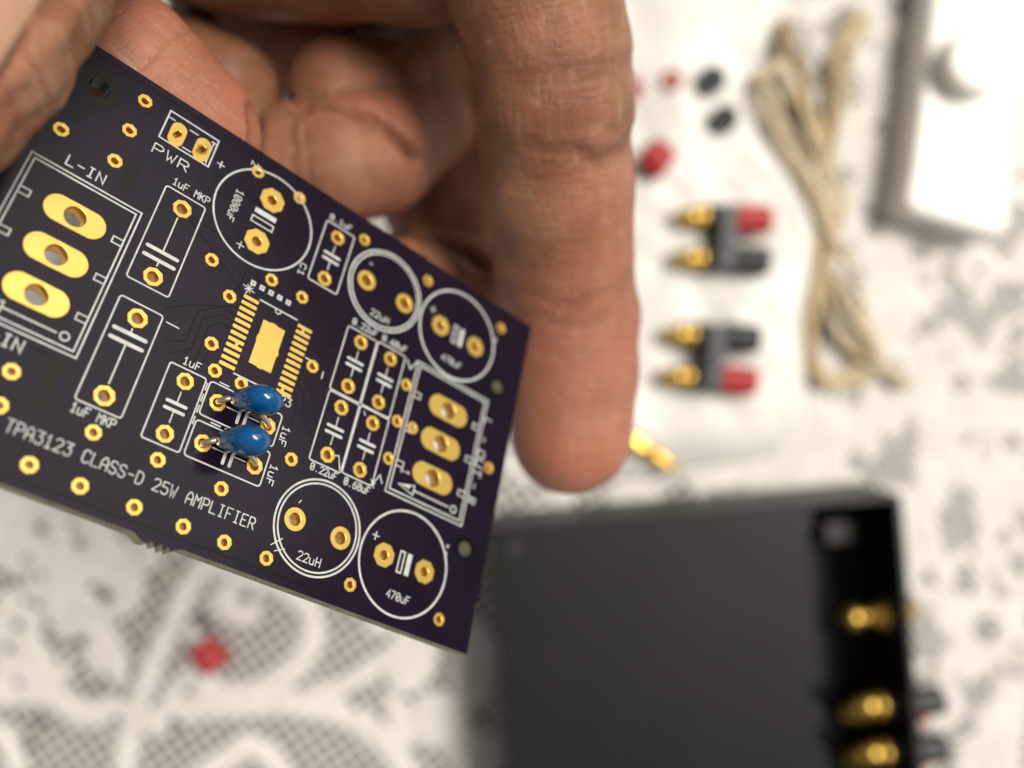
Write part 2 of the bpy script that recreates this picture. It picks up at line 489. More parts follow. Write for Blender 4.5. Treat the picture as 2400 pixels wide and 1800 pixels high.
# flat stroked print: every stroke is a mitred ribbon, each on its own hair-thin level
LEVEL = [0]
class Print:
    def __init__(self): self.v = []; self.f = []
    def poly(self, pts, w, closed=False, z=None):
        P = [np.array(p, float) for p in pts]
        Q = [P[0]]
        for p in P[1:]:
            if np.linalg.norm(p - Q[-1]) > 1e-4: Q.append(p)
        P = Q
        if closed and np.linalg.norm(P[0] - P[-1]) < 1e-4: P.pop()
        n = len(P)
        if z is None:
            LEVEL[0] = (LEVEL[0] + 1) % 9
            z = 0.012 + 0.0035 * LEVEL[0]
        h = w / 2
        L, Rr = [], []
        for i in range(n):
            a = P[i - 1] if (i > 0 or closed) else None
            b = P[(i + 1) % n] if (i < n - 1 or closed) else None
            d1 = (P[i] - a) / np.linalg.norm(P[i] - a) if a is not None else None
            d2 = (b - P[i]) / np.linalg.norm(b - P[i]) if b is not None else None
            if d1 is None: d1 = d2
            if d2 is None: d2 = d1
            t = d1 + d2
            nn = np.linalg.norm(t)
            t = t / nn if nn > 1e-3 else d1
            nrm = np.array([-t[1], t[0]])
            c = max(0.42, abs(nrm @ np.array([-d1[1], d1[0]])))
            L.append(P[i] + nrm * h / c); Rr.append(P[i] - nrm * h / c)
        b0 = len(self.v)
        for l, r in zip(L, Rr):
            self.v += [(l[0], -l[1], z), (r[0], -r[1], z)]
        for i in range(n if closed else n - 1):
            j = (i + 1) % n
            self.f.append((b0 + 2 * i, b0 + 2 * j, b0 + 2 * j + 1, b0 + 2 * i + 1))
        if not closed:
            for (pt, l, r, k, sgn) in ((P[0], L[0], Rr[0], 0, -1), (P[-1], L[-1], Rr[-1], n - 1, 1)):
                a0 = math.atan2(*(l - pt)[::-1])
                fan = []
                for q in range(1, 5):
                    a = a0 - sgn * math.pi * q / 5
                    fan.append(len(self.v)); self.v.append((pt[0] + h * math.cos(a), -(pt[1] + h * math.sin(a)), z))
                self.f.append(tuple([b0 + 2 * k] + fan + [b0 + 2 * k + 1]))
    def rect(self, u0, v0, u1, v1, w, r=0.0):
        if r:
            pts = []
            for cx, cy, a0 in ((u1 - r, v1 - r, 0), (u0 + r, v1 - r, 90), (u0 + r, v0 + r, 180), (u1 - r, v0 + r, 270)):
                for k in range(4):
                    a = math.radians(a0 + 30 * k)
                    pts.append((cx + r * math.cos(a), cy + r * math.sin(a)))
        else:
            pts = [(u0, v0), (u1, v0), (u1, v1), (u0, v1)]
        self.poly(pts, w, True)
    def circle(self, u, v, r, w, n=56):
        self.poly([(u + r * math.cos(2 * math.pi * k / n), v + r * math.sin(2 * math.pi * k / n)) for k in range(n)], w, True)
    def fill(self, pts):
        LEVEL[0] = (LEVEL[0] + 1) % 9
        b0 = len(self.v)
        self.v += [(u, -v, 0.012 + 0.0035 * LEVEL[0]) for u, v in pts]
        self.f.append(tuple(range(b0, b0 + len(pts))))
    def build(self, name, m=None):
        me = mesh_from(name, self.v, self.f)
        bm = bmesh.new(); bm.from_mesh(me)
        for f in bm.faces:
            f.normal_update()
            if f.normal.z < 0: f.normal_flip()
        bm.to_mesh(me); bm.free()
        return link(name, me, board, m or M['silk'])
GL = {  # stroke letters on a 4 x 6 grid, y up
 '0': ['0,1 0,5 1,6 3,6 4,5 4,1 3,0 1,0 0,1', '1,1.6 3,4.4'], '1': ['.6,4.6 2,6 2,0', '.6,0 3.4,0'], '2': ['0,5 1,6 3,6 4,5 4,3.9 0,0 4,0'], '3': ['0,6 4,6 2,3.7 3.2,3.7 4,2.8 4,1 3,0 1,0 0,1'],
 '4': ['3,0 3,6 0,2 4,2'], '5': ['4,6 .4,6 .2,3.4 2.8,3.6 4,2.6 4,1 3,0 1,0 0,.8'], '6': ['3.4,6 1.4,5 0,3 0,1 1,0 3,0 4,1 4,2.3 3,3.2 .2,3'], '7': ['0,6 4,6 1,0'],
 '8': ['1,3.2 0,4.2 0,5 1,6 3,6 4,5 4,4.2 3,3.2 1,3.2 0,2.2 0,1 1,0 3,0 4,1 4,2.2 3,3.2'], 'A': ['0,0 0,4 1.4,6 2.6,6 4,4 4,0', '0,2.4 4,2.4'], 'C': ['4,5 3,6 1,6 0,5 0,1 1,0 3,0 4,1'],
 'D': ['0,0 0,6 2.6,6 4,4.6 4,1.4 2.6,0 0,0'], 'E': ['4,6 0,6 0,0 4,0', '0,3.1 2.8,3.1'], 'F': ['4,6 0,6 0,0', '0,3.1 2.8,3.1'], 'H': ['0,0 0,6', '4,0 4,6', '0,3.1 4,3.1'], 'I': ['.8,6 3.2,6', '2,6 2,0', '.8,0 3.2,0'],
 'K': ['0,0 0,6', '4,6 .2,2.4', '1.4,3.4 4,0'], 'L': ['0,6 0,0 4,0'], 'M': ['0,0 0,6 2,3.4 4,6 4,0'], 'N': ['0,0 0,6 4,0 4,6'], 'O': ['0,1 0,5 1,6 3,6 4,5 4,1 3,0 1,0 0,1'], 'P': ['0,0 0,6 3,6 4,5 4,3.8 3,2.8 .2,2.8'],
 'R': ['0,0 0,6 3,6 4,5 4,3.8 3,2.8 .2,2.8', '2,2.8 4,0'], 'S': ['4,5 3,6 1,6 0,5 0,4.2 1,3.3 3,2.8 4,2 4,1 3,0 1,0 0,1'], 'T': ['0,6 4,6', '2,6 2,0'], 'U': ['0,6 0,1 1,0 3,0 4,1 4,6'], 'W': ['0,6 1,0 2,3.4 3,0 4,6'],
 'u': ['0,4 0,1 .8,0 2.4,0 3.6,1.2 3.6,4', '3.6,1 3.6,0'], '-': ['.4,3 3.6,3'], '+': ['0,3 4,3', '2,1 2,5'], '.': ['1.6,.2 2.2,.2'], ' ': [], ',': ['2,1 1,-1'], '"': ['1,6 1,4.6', '2.6,6 2.6,4.6'], '>': ['0,5 3,3 0,1'], ':': ['2,.6 2,1', '2,3.6 2,4']}
def text(s, u, v, height, width, w, down=False, name='silkscreen_text'):
    """s from baseline start (u, v); total width and letter height in mm; down: reads towards +v"""
    P = Print()
    n = len(s)
    adv = width / (n - 0.28) if n > 1 else height * 0.9
    sx = adv * 0.70 / 4
    sy = height / 6
    for i, ch in enumerate(s):
        for st in GL.get(ch, []):
            pts = []
            for q in st.split():
                x, y = map(float, q.split(','))
                X_, Y_ = i * adv + x * sx, y * sy
                pts.append((u + X_, v - Y_) if not down else (u + Y_, v + X_))
            P.poly(pts, w * .8)
    if P.v: P.build(name)
W1 = 0.138
# --- terminal blocks
for (u0, u1, v0, v1, pu, pv) in [(-20.23, -10.58, -6.55, 8.3, -15.2, (-3.09, .85, 4.79)), (20.32, 30.24, -7.4, 7.45, 25.42, (-3.88, .06, 4.0))]:
    P = Print()
    P.rect(u0, v0, u1, v1, W1 * 1.05)
    P.rect(u0 + .4, v0 + .38, u1 - .4, v1 - .44, W1 * 1.05)
    for q in pv:
        q += 0.15
        P.poly([(u1 - .45, q - .3), (u1 - 1.3, q - .3), (u1 - 1.3, q + .3), (u1 - .45, q + .3)], W1 * .9)
        P.poly([(u0 + .45, q - .3), (u0 + 1.3, q - .3), (u0 + 1.3, q + .3), (u0 + .45, q + .3)], W1 * .9)
    yl = v1 - 1.3
    P.circle(u1 - 1.45, yl, .36, W1, 20)
    P.poly([(u0 + 3.2, yl), (u1 - 2.15, yl)], W1 * 1.1)
    P.poly([(u0 + 1.25, yl), (u0 + 3.2, yl - .5), (u0 + 3.2, yl + .5)], W1 * .9, True)
    P.fill([(u0 + 1.45, yl), (u0 + 2.7, yl - .3), (u0 + 2.7, yl - .02)])
    P.build('silkscreen_outline')
text('1', 21.55, 4.4, 1.0, 1, W1 * .9, down=True)
text('L-IN', -17.66, -7.12, .95, 3.25, .17)
text('R-IN', -17.75, 9.82, 1.0, 3.3, .18)
for s, v, l in (('L', -5.3, .8), ('-', -3.1, .7), ('OUT', -1.45, 3.0), ('-', 2.4, .7), ('R', 4.05, .8)):
    text(s, 30.35, v, 0.95, l, .16, down=True)
# --- film and ceramic capacitors
def cap_symbol(P, uc, vc, half, plate, gap, reach, w, horiz=False, th=.3, shift=0.0):
    def q(a, b): return (uc + b, vc + a) if not horiz else (uc + a, vc + b)
    P.poly([q(shift - gap, -plate), q(shift - gap, plate)], th)
    P.poly([q(shift + gap, -plate), q(shift + gap, plate)], th)
    P.poly([q(-reach, 0), q(shift - gap - th * .5, 0)], w)
    P.poly([q(reach, 0), q(shift + gap + th * .5, 0)], w)
for (u0, u1, v0, v1, uc, a, b, sh) in [(-9.68, -5.76, -10.4, -.4, -7.7, -9.04, -1.52, 1.65), (-9.45, -5.54, 1.42, 11.44, -7.5, 2.7, 10.22, -1.7)]:
    P = Print()
    P.rect(u0, v0, u1, v1, W1, .25)
    cap_symbol(P, uc, (a + b) / 2, 0, 1.4, .45, 2.65, W1, th=.36, shift=sh)
    P.build('silkscreen_outline')
text('1uF MKP', -9.28, -10.85, .72, 3.6, .13)
text('1uF MKP', -9.39, 12.52, .78, 3.6, .14)
for (u0, u1, v0, v1, uc, a, b) in [(5.74, 9.17, -16.68, -9.44, 7.43, -15.46, -10.38), (-3.56, -.1, 4.98, 12.18, -1.77, 6.05, 11.13),
                                   (11.42, 15.0, -7.0, .22, 13.26, -5.97, -.89), (15.14, 18.66, -7.1, .2, 17, -5.97, -.89), (11.5, 15.05, .38, 7.75, 13.22, 1.52, 6.6), (15.18, 18.7, .32, 7.62, 17, 1.5, 6.58)]:
    P = Print()
    P.rect(u0, v0, u1, v1, W1, .22)
    cap_symbol(P, uc, (a + b) / 2, 0, .86, .33, 1.45, W1 * .85, th=.3)
    P.build('silkscreen_outline')
for (v0, v1, vc) in [(4.95, 8.22, 6.56), (8.78, 12.16, 10.54)]:
    P = Print()
    P.rect(.3, v0, 7.7, v1, W1, .3)
    cap_symbol(P, 4.1, vc, 0, .95, .33, 1.6, W1 * .85, horiz=True, th=.3)
    P.build('silkscreen_outline')
text('1uF', -2.55, 4.62, .7, 1.6, .13)
text('0.1uF', 5.95, -17.02, .62, 2.6, .12)
text('0.22uF', 11.75, -7.42, .66, 3.0, .13)
text('0.68uF', 15.5, -7.5, .66, 3.05, .13)
text('0.22uF', 11.9, 8.62, .68, 2.9, .13)
text('0.68uF', 15.7, 8.58, .72, 2.95, .14)
text('1uF', 8.1, 5.85, .72, 1.85, .13, down=True)
text('1uF', 8.1, 9.75, .72, 1.85, .13, down=True)
text('3123', 5.7, 3.95, .8, 2.4, .13)
# --- electrolytics and coils
for (u, v, r, w) in [(-.32, -12.7, 5.15, .18), (24.36, -12.86, 5.2, .24), (24.46, 13.52, 5.2, .22)]:
    P = Print(); P.circle(u, v, r, w); P.build('silkscreen_outline')
for (u, v) in [(14.3, -12.9), (14.4, 13.52)]:
    P = Print(); P.circle(u, v, 4.5, .19); P.circle(u, v, 4.12, .17); P.build('silkscreen_outline')
P = Print()
P.fill([(-1.5, -13.5), (.82, -13.5), (.82, -12.95), (-1.5, -12.95)])
P.rect(-1.5, -12.5, .78, -11.85, .14)
P.build('silkscreen_symbol')
for uc, vc in ((24.42, -12.77), (24.5, 13.5)):
    P = Print()
    P.rect(uc - .72, vc - 1.05, uc - .2, vc + 1.05, .15)
    P.fill([(uc + .18, vc - 1.1), (uc + .72, vc - 1.1), (uc + .72, vc + 1.1), (uc + .18, vc + 1.1)])
    P.build('silkscreen_symbol')
for u, v in ((-1.95, -8.75), (20.1, -14.0), (20.2, 12.1)):
    text('+', u, v + .5, 1.15, .9, .14)
text('1000uF', -3.75, -14.1, .72, 3.5, .12, down=True)
text('22uH', 13.35, -9.45, .72, 2.3, .12)
text('22uH', 13.2, 16.95, .8, 2.4, .13)
text('470uF', 23.0, -9.1, .7, 2.7, .12)
text('470uF', 23.3, 17.2, .75, 2.75, .12)
text('"', 11.6, -14.2, .8, .7, .12); text(',', 11.7, 11.9, .9, .7, .13)
# --- power header, chip outline and other marks
P = Print()
P.rect(-11.97, -17.71, -7.0, -14.52, .15)
P.poly([(-11.9, -17.0), (-11.3, -17.0)], .13); P.poly([(-9.75, -17.0), (-8.95, -17.0)], .13); P.poly([(-9.75, -14.9), (-8.95, -14.9)], .13); P.poly([(-7.55, -17.2), (-7.05, -17.2)], .13); P.poly([(-7.35, -17.1), (-7.35, -14.7)], .11)
P.build('silkscreen_outline')
text('PWR', -12.0, -12.72, 1.0, 3.4, .15)
text('+', -6.35, -14.95, 1.1, .8, .15)
text('TPA3123 CLASS-D 25W AMPLIFIER', -13.1, 15.95, 1.02, 21.45, .13)
P = Print()
P.poly([(2.0, -4.67), (6.05, -4.67)], .15)
P.poly([(4.32, -4.6), (4.26, -4.36), (4.02, -4.22), (3.78, -4.36), (3.72, -4.6)], .13)
P.poly([(2.0, 3.32), (6.3, 3.32)], .15)
for k in range(5):
    a = .84 + .96 * k
    P.rect(a - .17, -6.07, a + .17, -5.73, .19)
for k in range(4):
    a = math.pi * k / 4 + .2
    r = .62 if k % 2 == 0 else .42
    P.poly([(.62 - r * math.cos(a), -5.12 - r * math.sin(a)), (.62 + r * math.cos(a), -5.12 + r * math.sin(a))], .1)
P.build('silkscreen_outline')
P = Print()
for a, b in [((-5.12, 1.78), (-3.95, 1.8)), ((-.3, 1.75), (-.1, 1.75)), ((8.1, -1.5), (8.65, -1.5)), ((10.3, -1.0), (10.3, -.3)), ((1.1, 4.7), (2.0, 4.7)), ((4.6, 4.7), (5.0, 4.7))]:
    P.poly([a, b], .12)
for u, v in ((0.1, 5.3), (.1, 6.4), (.1, 7.5), (.1, 8.6)):
    P.poly([(u, v), (u, v + .7)], .12)
for u in (1.6, 3.0, 4.4, 5.6):
    P.poly([(u, 8.5), (u + .9, 8.5)], .13)
P.poly([(18.95, -6.9), (19.6, -6.1), (20.2, -7.35)], .15); P.poly([(13.9, 6.4), (14.4, 6.2), (14.9, 7.5)], .12); P.poly([(18.75, 7.3), (19.3, 6.2), (19.75, 6.9)], .13)
P.poly([(18.5, 7.0), (18.95, 7.7)], .12); P.poly([(18.5, 7.6), (19.0, 7.2)], .12)
P.poly([(10.3, 15.2), (10.75, 16.3)], .1); P.poly([(10.4, 16.6), (11.3, 15.7)], .1); P.poly([(10.9, 17.0), (11.8, 16.5)], .1)
P.poly([(15.7, .75), (15.95, 1.1)], .1)
P.build('silkscreen_mark')
text(':', 28.6, 11.1, 1.6, .7, .3); text('2', -3.4, -17.9, .7, .6, .11, down=True); text('C1', 4.6, -10.6, .6, 1.3, .13, down=True)
P = Print(); P.poly([(29.35, -14.6), (29.6, -15.2)], .16); P.build('silkscreen_mark')
# --- copper below the mask: traces, keep-outs and the edge of the ground plane
def mask_part(name, polys, w, m='trace'):
    for k, pts in enumerate(polys):
        P = Print()
        P.poly(pts, w, z=0.004 + 0.0012 * (k % 5))
        P.build(name, M[m])
mask_part('trace', [[(.4, -3.9), (-.4, -4.9), (-6.6, -8.4)], [(.4, -2.0), (-1.2, -2.0), (-3.0, -.6), (-3.0, 2.6), (-4.6, 3.4)], [(.4, -1.3), (-1.0, -1.3), (-2.3, -.2), (-2.3, 3.0), (-3.9, 4.3)],
                    [(.4, -.65), (-.7, -.6), (-1.6, .3), (-1.6, 3.4), (-1.9, 5.2)], [(-.8, 2.4), (-1.0, 4.3)], [(1.0, 3.9), (1.2, 5.8)], [(-.2, -9.0), (-.2, -5.0), (-.6, -4.2)], [(.9, -9.2), (.9, -6.6)],
                    [(8.0, -3.3), (9.6, -3.3), (10.6, -4.4), (12.4, -5.4)], [(8.0, -2.7), (10.0, -2.7), (11.2, -3.4)], [(8.0, .6), (9.4, 1.0), (10.2, 2.4), (12.6, 1.8)], [(8.0, 1.3), (9.0, 2.0), (9.6, 4.4), (11.2, 5.6)], [(8.0, 2.2), (8.7, 3.4), (8.8, 5.4)],
                    [(-5.6, .6), (-3.6, -.9), (.3, -2.9)], [(-6.6, -8.8), (-2.4, -8.6), (-1.3, -9.6)], [(-19, 9.2), (-12.2, 8.9)]], .13)
mask_part('copper_pour_edge', [[(U0 + .75, V1 - .75), (U1 - .75, V1 - .75)], [(U1 - .75, V1 - .9), (U1 - .75, V0 + .75)], [(U0 + .75, V0 + .72), (U1 - .9, V0 + .72)]], .09)
def disc_part(name, u, v, r, hole, m, n=28):
    ins, ot = ring(hole, n), ring(r, n)
    ve = [(x, y, .0075) for x, y in ins] + [(x, y, .0075) for x, y in ot]
    fa = [(k, n + k, n + (k + 1) % n, (k + 1) % n) for k in range(n)]
    o = link(name, mesh_from(name, ve, fa), board, M[m])
    o.location = (u * MM, -v * MM, 0)
disc_part('keepout_ring', -18.0, -15.65, 2.05, .95, 'keepout')
disc_part('keepout_ring', -18.0, 15.9, 2.05, .95, 'keepout')
for u, v in ((31.3, 9.6), (31.1, -9.62)):
    disc_part('keepout_ring', u, v, 1.35, .8, 'trace')
    n = 20
    ve = [(x, y, .02) for x, y in ring(.55, n)] + [(x, y, .012) for x, y in ring(.78, n)]
    o = link('hole_rim', mesh_from('rim', ve, [(k, n + k, n + (k + 1) % n, (k + 1) % n) for k in range(n)], True), board, M['rim'])
    o.location = (u * MM, -v * MM, 0)
def slot(name, a, b, w, m):
    P = Print(); P.poly([a, b], w, z=.0065); P.build(name, M[m])
slot('mask_window', (-11.75, 9.8), (-11.85, 12.9), 1.25, 'keepout')
slot('mask_window', (-12.7, -10.6), (-12.7, -8.4), 1.25, 'keepout')

# ------------------------------------------------------------------ implicit surfaces -> mesh (naive surface nets)
def surface_nets(Fd, org, h):
    s = Fd < 0
    nx, ny, nz = Fd.shape
    cnt = np.zeros((nx - 1, ny - 1, nz - 1), np.int8)
    for a in (0, 1):
        for b in (0, 1):
            for c in (0, 1):
                cnt += s[a:nx - 1 + a, b:ny - 1 + b, c:nz - 1 + c]
    act = (cnt > 0) & (cnt < 8)
    I, J, K = np.nonzero(act)
    vid = np.full(act.shape, -1, np.int64); vid[I, J, K] = np.arange(len(I))
    acc = np.zeros((len(I), 3)); num = np.zeros(len(I))
    cor = [(a, b, c) for a in (0, 1) for b in (0, 1) for c in (0, 1)]
    for p in cor:
        for ax in range(3):
            if p[ax]: continue
            q = list(p); q[ax] = 1
            f0 = Fd[I + p[0], J + p[1], K + p[2]]; f1 = Fd[I + q[0], J + q[1], K + q[2]]
            m = (f0 < 0) != (f1 < 0)
            t = np.where(m, f0 / np.where(m, f0 - f1, 1), 0)
            for d in range(3):
                acc[:, d] += np.where(m, p[d] + (t if d == ax else 0), 0)
            num += m
    Vx = np.stack([I, J, K], 1) + acc / num[:, None]
    quads = []
    for ax in range(3):
        sl0 = [slice(None)] * 3; sl1 = [slice(None)] * 3
        sl0[ax] = slice(0, -1); sl1[ax] = slice(1, None)
        a, b = s[tuple(sl0)], s[tuple(sl1)]
        E = np.argwhere(a != b)
        o1, o2 = (ax + 1) % 3, (ax + 2) % 3
        ok = (E[:, o1] > 0) & (E[:, o2] > 0) & (E[:, o1] < Fd.shape[o1] - 1) & (E[:, o2] < Fd.shape[o2] - 1)
        E = E[ok]
        flip = a[E[:, 0], E[:, 1], E[:, 2]]
        def cell(d1, d2):
            C = E.copy(); C[:, o1] += d1; C[:, o2] += d2
            return vid[C[:, 0], C[:, 1], C[:, 2]]
        q = np.stack([cell(-1, -1), cell(0, -1), cell(0, 0), cell(-1, 0)], 1)
        q[~flip] = q[~flip][:, ::-1]
        quads.append(q)
    Q = np.concatenate(quads)
    Q = Q[(Q >= 0).all(1)]
    return Vx * h + org, Q
def smin(a, b, k):
    hh = np.clip(0.5 + 0.5 * (b - a) / k, 0, 1)
    return b + (a - b) * hh - k * hh * (1 - hh)

# ------------------------------------------------------------------ blue dipped capacitors
def blue_body():
    h = 0.13
    org = np.array([-4., -3.2, 0.])
    g = [np.arange(org[i], lim, h) for i, lim in enumerate((4.2, 3.2, 8.2))]
    x, y, z = np.meshgrid(*g, indexing='ij')
    def ell(cx, cy, cz, rx, ry, rz):
        return (np.sqrt(((x - cx) / rx) ** 2 + ((y - cy) / ry) ** 2 + ((z - cz) / rz) ** 2) - 1) * min(rx, ry, rz)
    d = ell(-0.2, 0.35, 4.35, 1.72, 1.27, 1.75)
    d = smin(d, ell(-0.75, 0.55, 2.3, 1.35, 1.05, 1.6), 1.1)
    for sx in (-1.55, 0.25):
        d = smin(d, ell(sx, 0.60, 1.55, 0.55, 0.6, 0.8), 0.6)
    return np_mesh('capacitor_body', *surface_nets(d, org, h))
def tube(path, r, n=10, name='tube', taper=None, close=True):
    P = np.asarray(path, float)
    T = np.gradient(P, axis=0); T /= np.linalg.norm(T, axis=1)[:, None] + 1e-12
    up = np.array([0, 0, 1.]) if abs(T[0][2]) < .9 else np.array([1., 0, 0])
    v, f = [], []
    for i, (p, t) in enumerate(zip(P, T)):
        a = up - t * (up @ t); a /= np.linalg.norm(a); up = a
        b = np.cross(t, a)
        rr = r if taper is None else taper[i]
        for k in range(n):
            an = 2 * math.pi * k / n
            v.append(p + rr * (a * math.cos(an) + b * math.sin(an)))
    for i in range(len(P) - 1):
        for k in range(n):
            f.append((i * n + k, i * n + (k + 1) % n, (i + 1) * n + (k + 1) % n, (i + 1) * n + k))
    if close:
        f.append(tuple(range(n))[::-1]); f.append(tuple(range((len(P) - 1) * n, len(P) * n)))
    return mesh_from(name, v, f, True)
BODY = blue_body()
LEADA = tube(catmull([(-2.56, 0, -1.9), (-2.56, 0, -.3), (-2.52, .06, .35), (-2.28, .22, .85), (-1.9, .42, 1.15), (-1.4, .58, 1.5), (-1.0, .58, 2.1)], 6), .28)
LEADB = tube(catmull([(2.55, 0, -1.9), (2.55, 0, -.4), (2.4, .05, .3), (1.9, .2, .7), (1.1, .42, 1.0), (.35, .58, 1.4), (-.3, .58, 2.1)], 6), .27)
for k, (vc, lab) in enumerate([(6.56, 'blue dipped capacitor on the circuit board, the one nearer the chip footprint'),
                               (10.54, 'blue dipped capacitor on the circuit board, the one nearer the printed amplifier title')]):
    c = empty('ceramic_capacitor')
    c.matrix_world = bw @ Matrix.Translation((4.1 * MM, -vc * MM, 0)) @ Matrix.Rotation(math.radians(3 if k else -1), 4, 'Z')
    tag(c, lab, 'capacitor', 'blue capacitors on the board')
    bo = link('body', BODY, c, M['blue'])
    bo.scale = (.95, 1.0, 1.0) if k else (.98, .95, .94)
    link('lead', LEADA, c, M['lead']); link('lead', LEADB, c, M['lead'])

# ------------------------------------------------------------------ hand
nb = -Rb[:, 2]                                    # board normal towards the camera, camera axes
def cpt(x, y, z):                                 # camera axes: x right, y down, z away, mm
    return np.array([(x - 1200) * z / F_PX, (y - 900) * z / F_PX, z])
def depth_for(x, y, dist):
    """depth at which the pixel's ray is dist mm in front of the board face (negative: behind)"""
    d = np.array([(x - 1200) / F_PX, (y - 900) / F_PX, 1.0])
    return (dist + nb @ tb_) / (nb @ d)
CH = {}   # name -> list of (x px, y px, depth mm, radius mm)
CH['long'] = [(1130, -520, 98, 11.5), (1240, -90, 101, 9.6), (1290, 120, 104, 8.75), (1300, 240, 106, 8.75), (1308, 430, 111.5, 8.9), (1322, 620, 117.5, 8.6), (1342, 740, 121, 8.5), (1345, 870, 122, 8.2), (1338, 1015, 122.5, 7.9)]
tz = lambda x, y, r: depth_for(x, y, r - .35)
CH['thumb'] = [(330, -680, 94, 12.0), (155, -415, 86, 10.2), (48, -225, tz(48, -225, 8.9) + .4, 8.9), (-34, -92, tz(-34, -92, 8.7), 8.7), (-132, 70, tz(-132, 70, 8.5), 8.5), (-222, 190, tz(-222, 190, 8), 8.0)]
bz = lambda x, y, r: depth_for(x, y, -(1.6 + r - .3))
CH['index'] = [(330, -640, 112, 11.0), (40, -220, 104, 9.2), (140, 45, max(bz(140, 45, 8.2), 94), 8.3), (300, 190, bz(300, 190, 8.0), 8.0), (440, 312, bz(440, 312, 7.6), 7.5)]
CH['middle'] = [(300, -560, 130, 11), (30, -230, 144, 9), (190, 120, 143, 8.2), (330, 172, 132, 8.4), (430, 183, 127, 8.6), (518, 218, 126, 8.2)]
CH['ring_low'] = [(980, -420, 134, 10), (1030, 40, 137, 8.6), (970, 280, 128, 8.2), (885, 358, 122, 7.9), (800, 370, 120, 7.9), (700, 374, 121, 7.5)]
CH['ring_tip'] = [(940, 335, 128, 7.2), (915, 240, 125.5, 7.6), (808, 205, 124.5, 7.6)]
CH['palm_deep'] = [(560, -60, 147, 12), (760, 60, 147, 13), (980, 120, 147, 13), (1080, 60, 145, 12)]
CH['little_root'] = [(1130, -300, 128, 10), (1150, 120, 134, 8.6), (1125, 380, 136, 7.6), (1060, 500, 135, 7.4), (1010, 545, 136, 7.0)]
CH['little_tip'] = [(1090, 640, 134, 7.0), (990, 645, 130.5, 6.9), (925, 650, 129, 6.4)]
CH['palm_heel'] = [(540, -200, 118, 12.2), (760, -205, 114, 12.5), (980, -225, 108, 12.6), (1150, -330, 105, 12)]
CH['palm'] = [(380, -640, 112, 17), (700, -620, 114, 19), (1050, -640, 114, 18)]
CH['palm_back'] = [(480, -900, 112, 20), (760, -1000, 116, 22), (960, -900, 114, 20)]
CH['wrist'] = [(720, -1050, 116, 22), (720, -1600, 118, 21)]
CH['wrist_b'] = [(860, -1050, 116, 22), (850, -1600, 118, 21)]
KIN = {'long': 3.0, 'thumb': 3, 'index': 3, 'middle': 3, 'ring_low': 2.5, 'ring_tip': 2, 'little_root': 2.5, 'little_tip': 2, 'palm_heel': 5, 'palm_deep': 4, 'palm': 8, 'palm_back': 8, 'wrist': 8, 'wrist_b': 8}
KOUT = {'long': .9, 'thumb': .5, 'index': .5, 'middle': .5, 'ring_low': .5, 'ring_tip': .2, 'little_root': .8, 'little_tip': .5, 'palm_heel': .6, 'palm_deep': 1.0, 'palm': 6, 'palm_back': 9, 'wrist': 10, 'wrist_b': 10}
hh = 0.62
lo = np.array([-84., -152., 58.]); hi = np.array([26., 22., 164.])
gax = [np.arange(lo[i], hi[i], hh).astype(np.float32) for i in range(3)]
shape = [len(g) for g in gax]
FIELD = np.full(shape, 30.0, np.float32)
CP = {n: (np.array([cpt(*q[:3]) for q in c]), np.array([q[3] for q in c])) for n, c in CH.items()}
for n in ['palm', 'palm_deep', 'palm_back', 'wrist', 'wrist_b', 'palm_heel', 'long', 'index', 'middle', 'ring_low', 'ring_tip', 'little_root', 'little_tip', 'thumb']:
    P, Rr = CP[n]
    b0 = P.min(0) - Rr.max() - 9; b1 = P.max(0) + Rr.max() + 9
    sl = []
    for i in range(3):
        a, b = np.searchsorted(gax[i], [b0[i], b1[i]])
        sl.append(slice(a, b))
    gx3, gy3, gz3 = np.meshgrid(*[gax[i][sl[i]] for i in range(3)], indexing='ij')
    d = None
    for k in range(len(P) - 1):
        a, b = P[k], P[k + 1]
        ab = b - a
        t = np.clip(((gx3 - a[0]) * ab[0] + (gy3 - a[1]) * ab[1] + (gz3 - a[2]) * ab[2]) / (ab @ ab), 0, 1).astype(np.float32)
        dd = np.sqrt((gx3 - a[0] - t * ab[0]) ** 2 + (gy3 - a[1] - t * ab[1]) ** 2 + (gz3 - a[2] - t * ab[2]) ** 2) - (Rr[k] + (Rr[k + 1] - Rr[k]) * t)
        d = dd if d is None else smin(d, dd, 1.2)
    cur = FIELD[sl[0], sl[1], sl[2]]
    FIELD[sl[0], sl[1], sl[2]] = smin(cur, d, KOUT[n])
# the flesh gives way where the board presses in: keep the slab of the board free of skin
bx0 = np.array([U0, V0, 0.0]); bx1 = np.array([U1, V1, TH])
g3 = np.meshgrid(*gax, indexing='ij')
rel = [g3[i] - tb_[i] for i in range(3)]
loc = [rel[0] * Rb[0, k] + rel[1] * Rb[1, k] + rel[2] * Rb[2, k] for k in range(3)]
qd = [np.abs(loc[k] - (bx0[k] + bx1[k]) / 2) - (bx1[k] - bx0[k]) / 2 for k in range(3)]
box = np.sqrt(sum(np.maximum(q, 0) ** 2 for q in qd)) + np.minimum(np.maximum(np.maximum(qd[0], qd[1]), qd[2]), 0)
FIELD = np.maximum(FIELD, 0.12 - box.astype(np.float32))
del g3, rel, loc, qd, box
HV, HQ = surface_nets(FIELD, lo, hh)
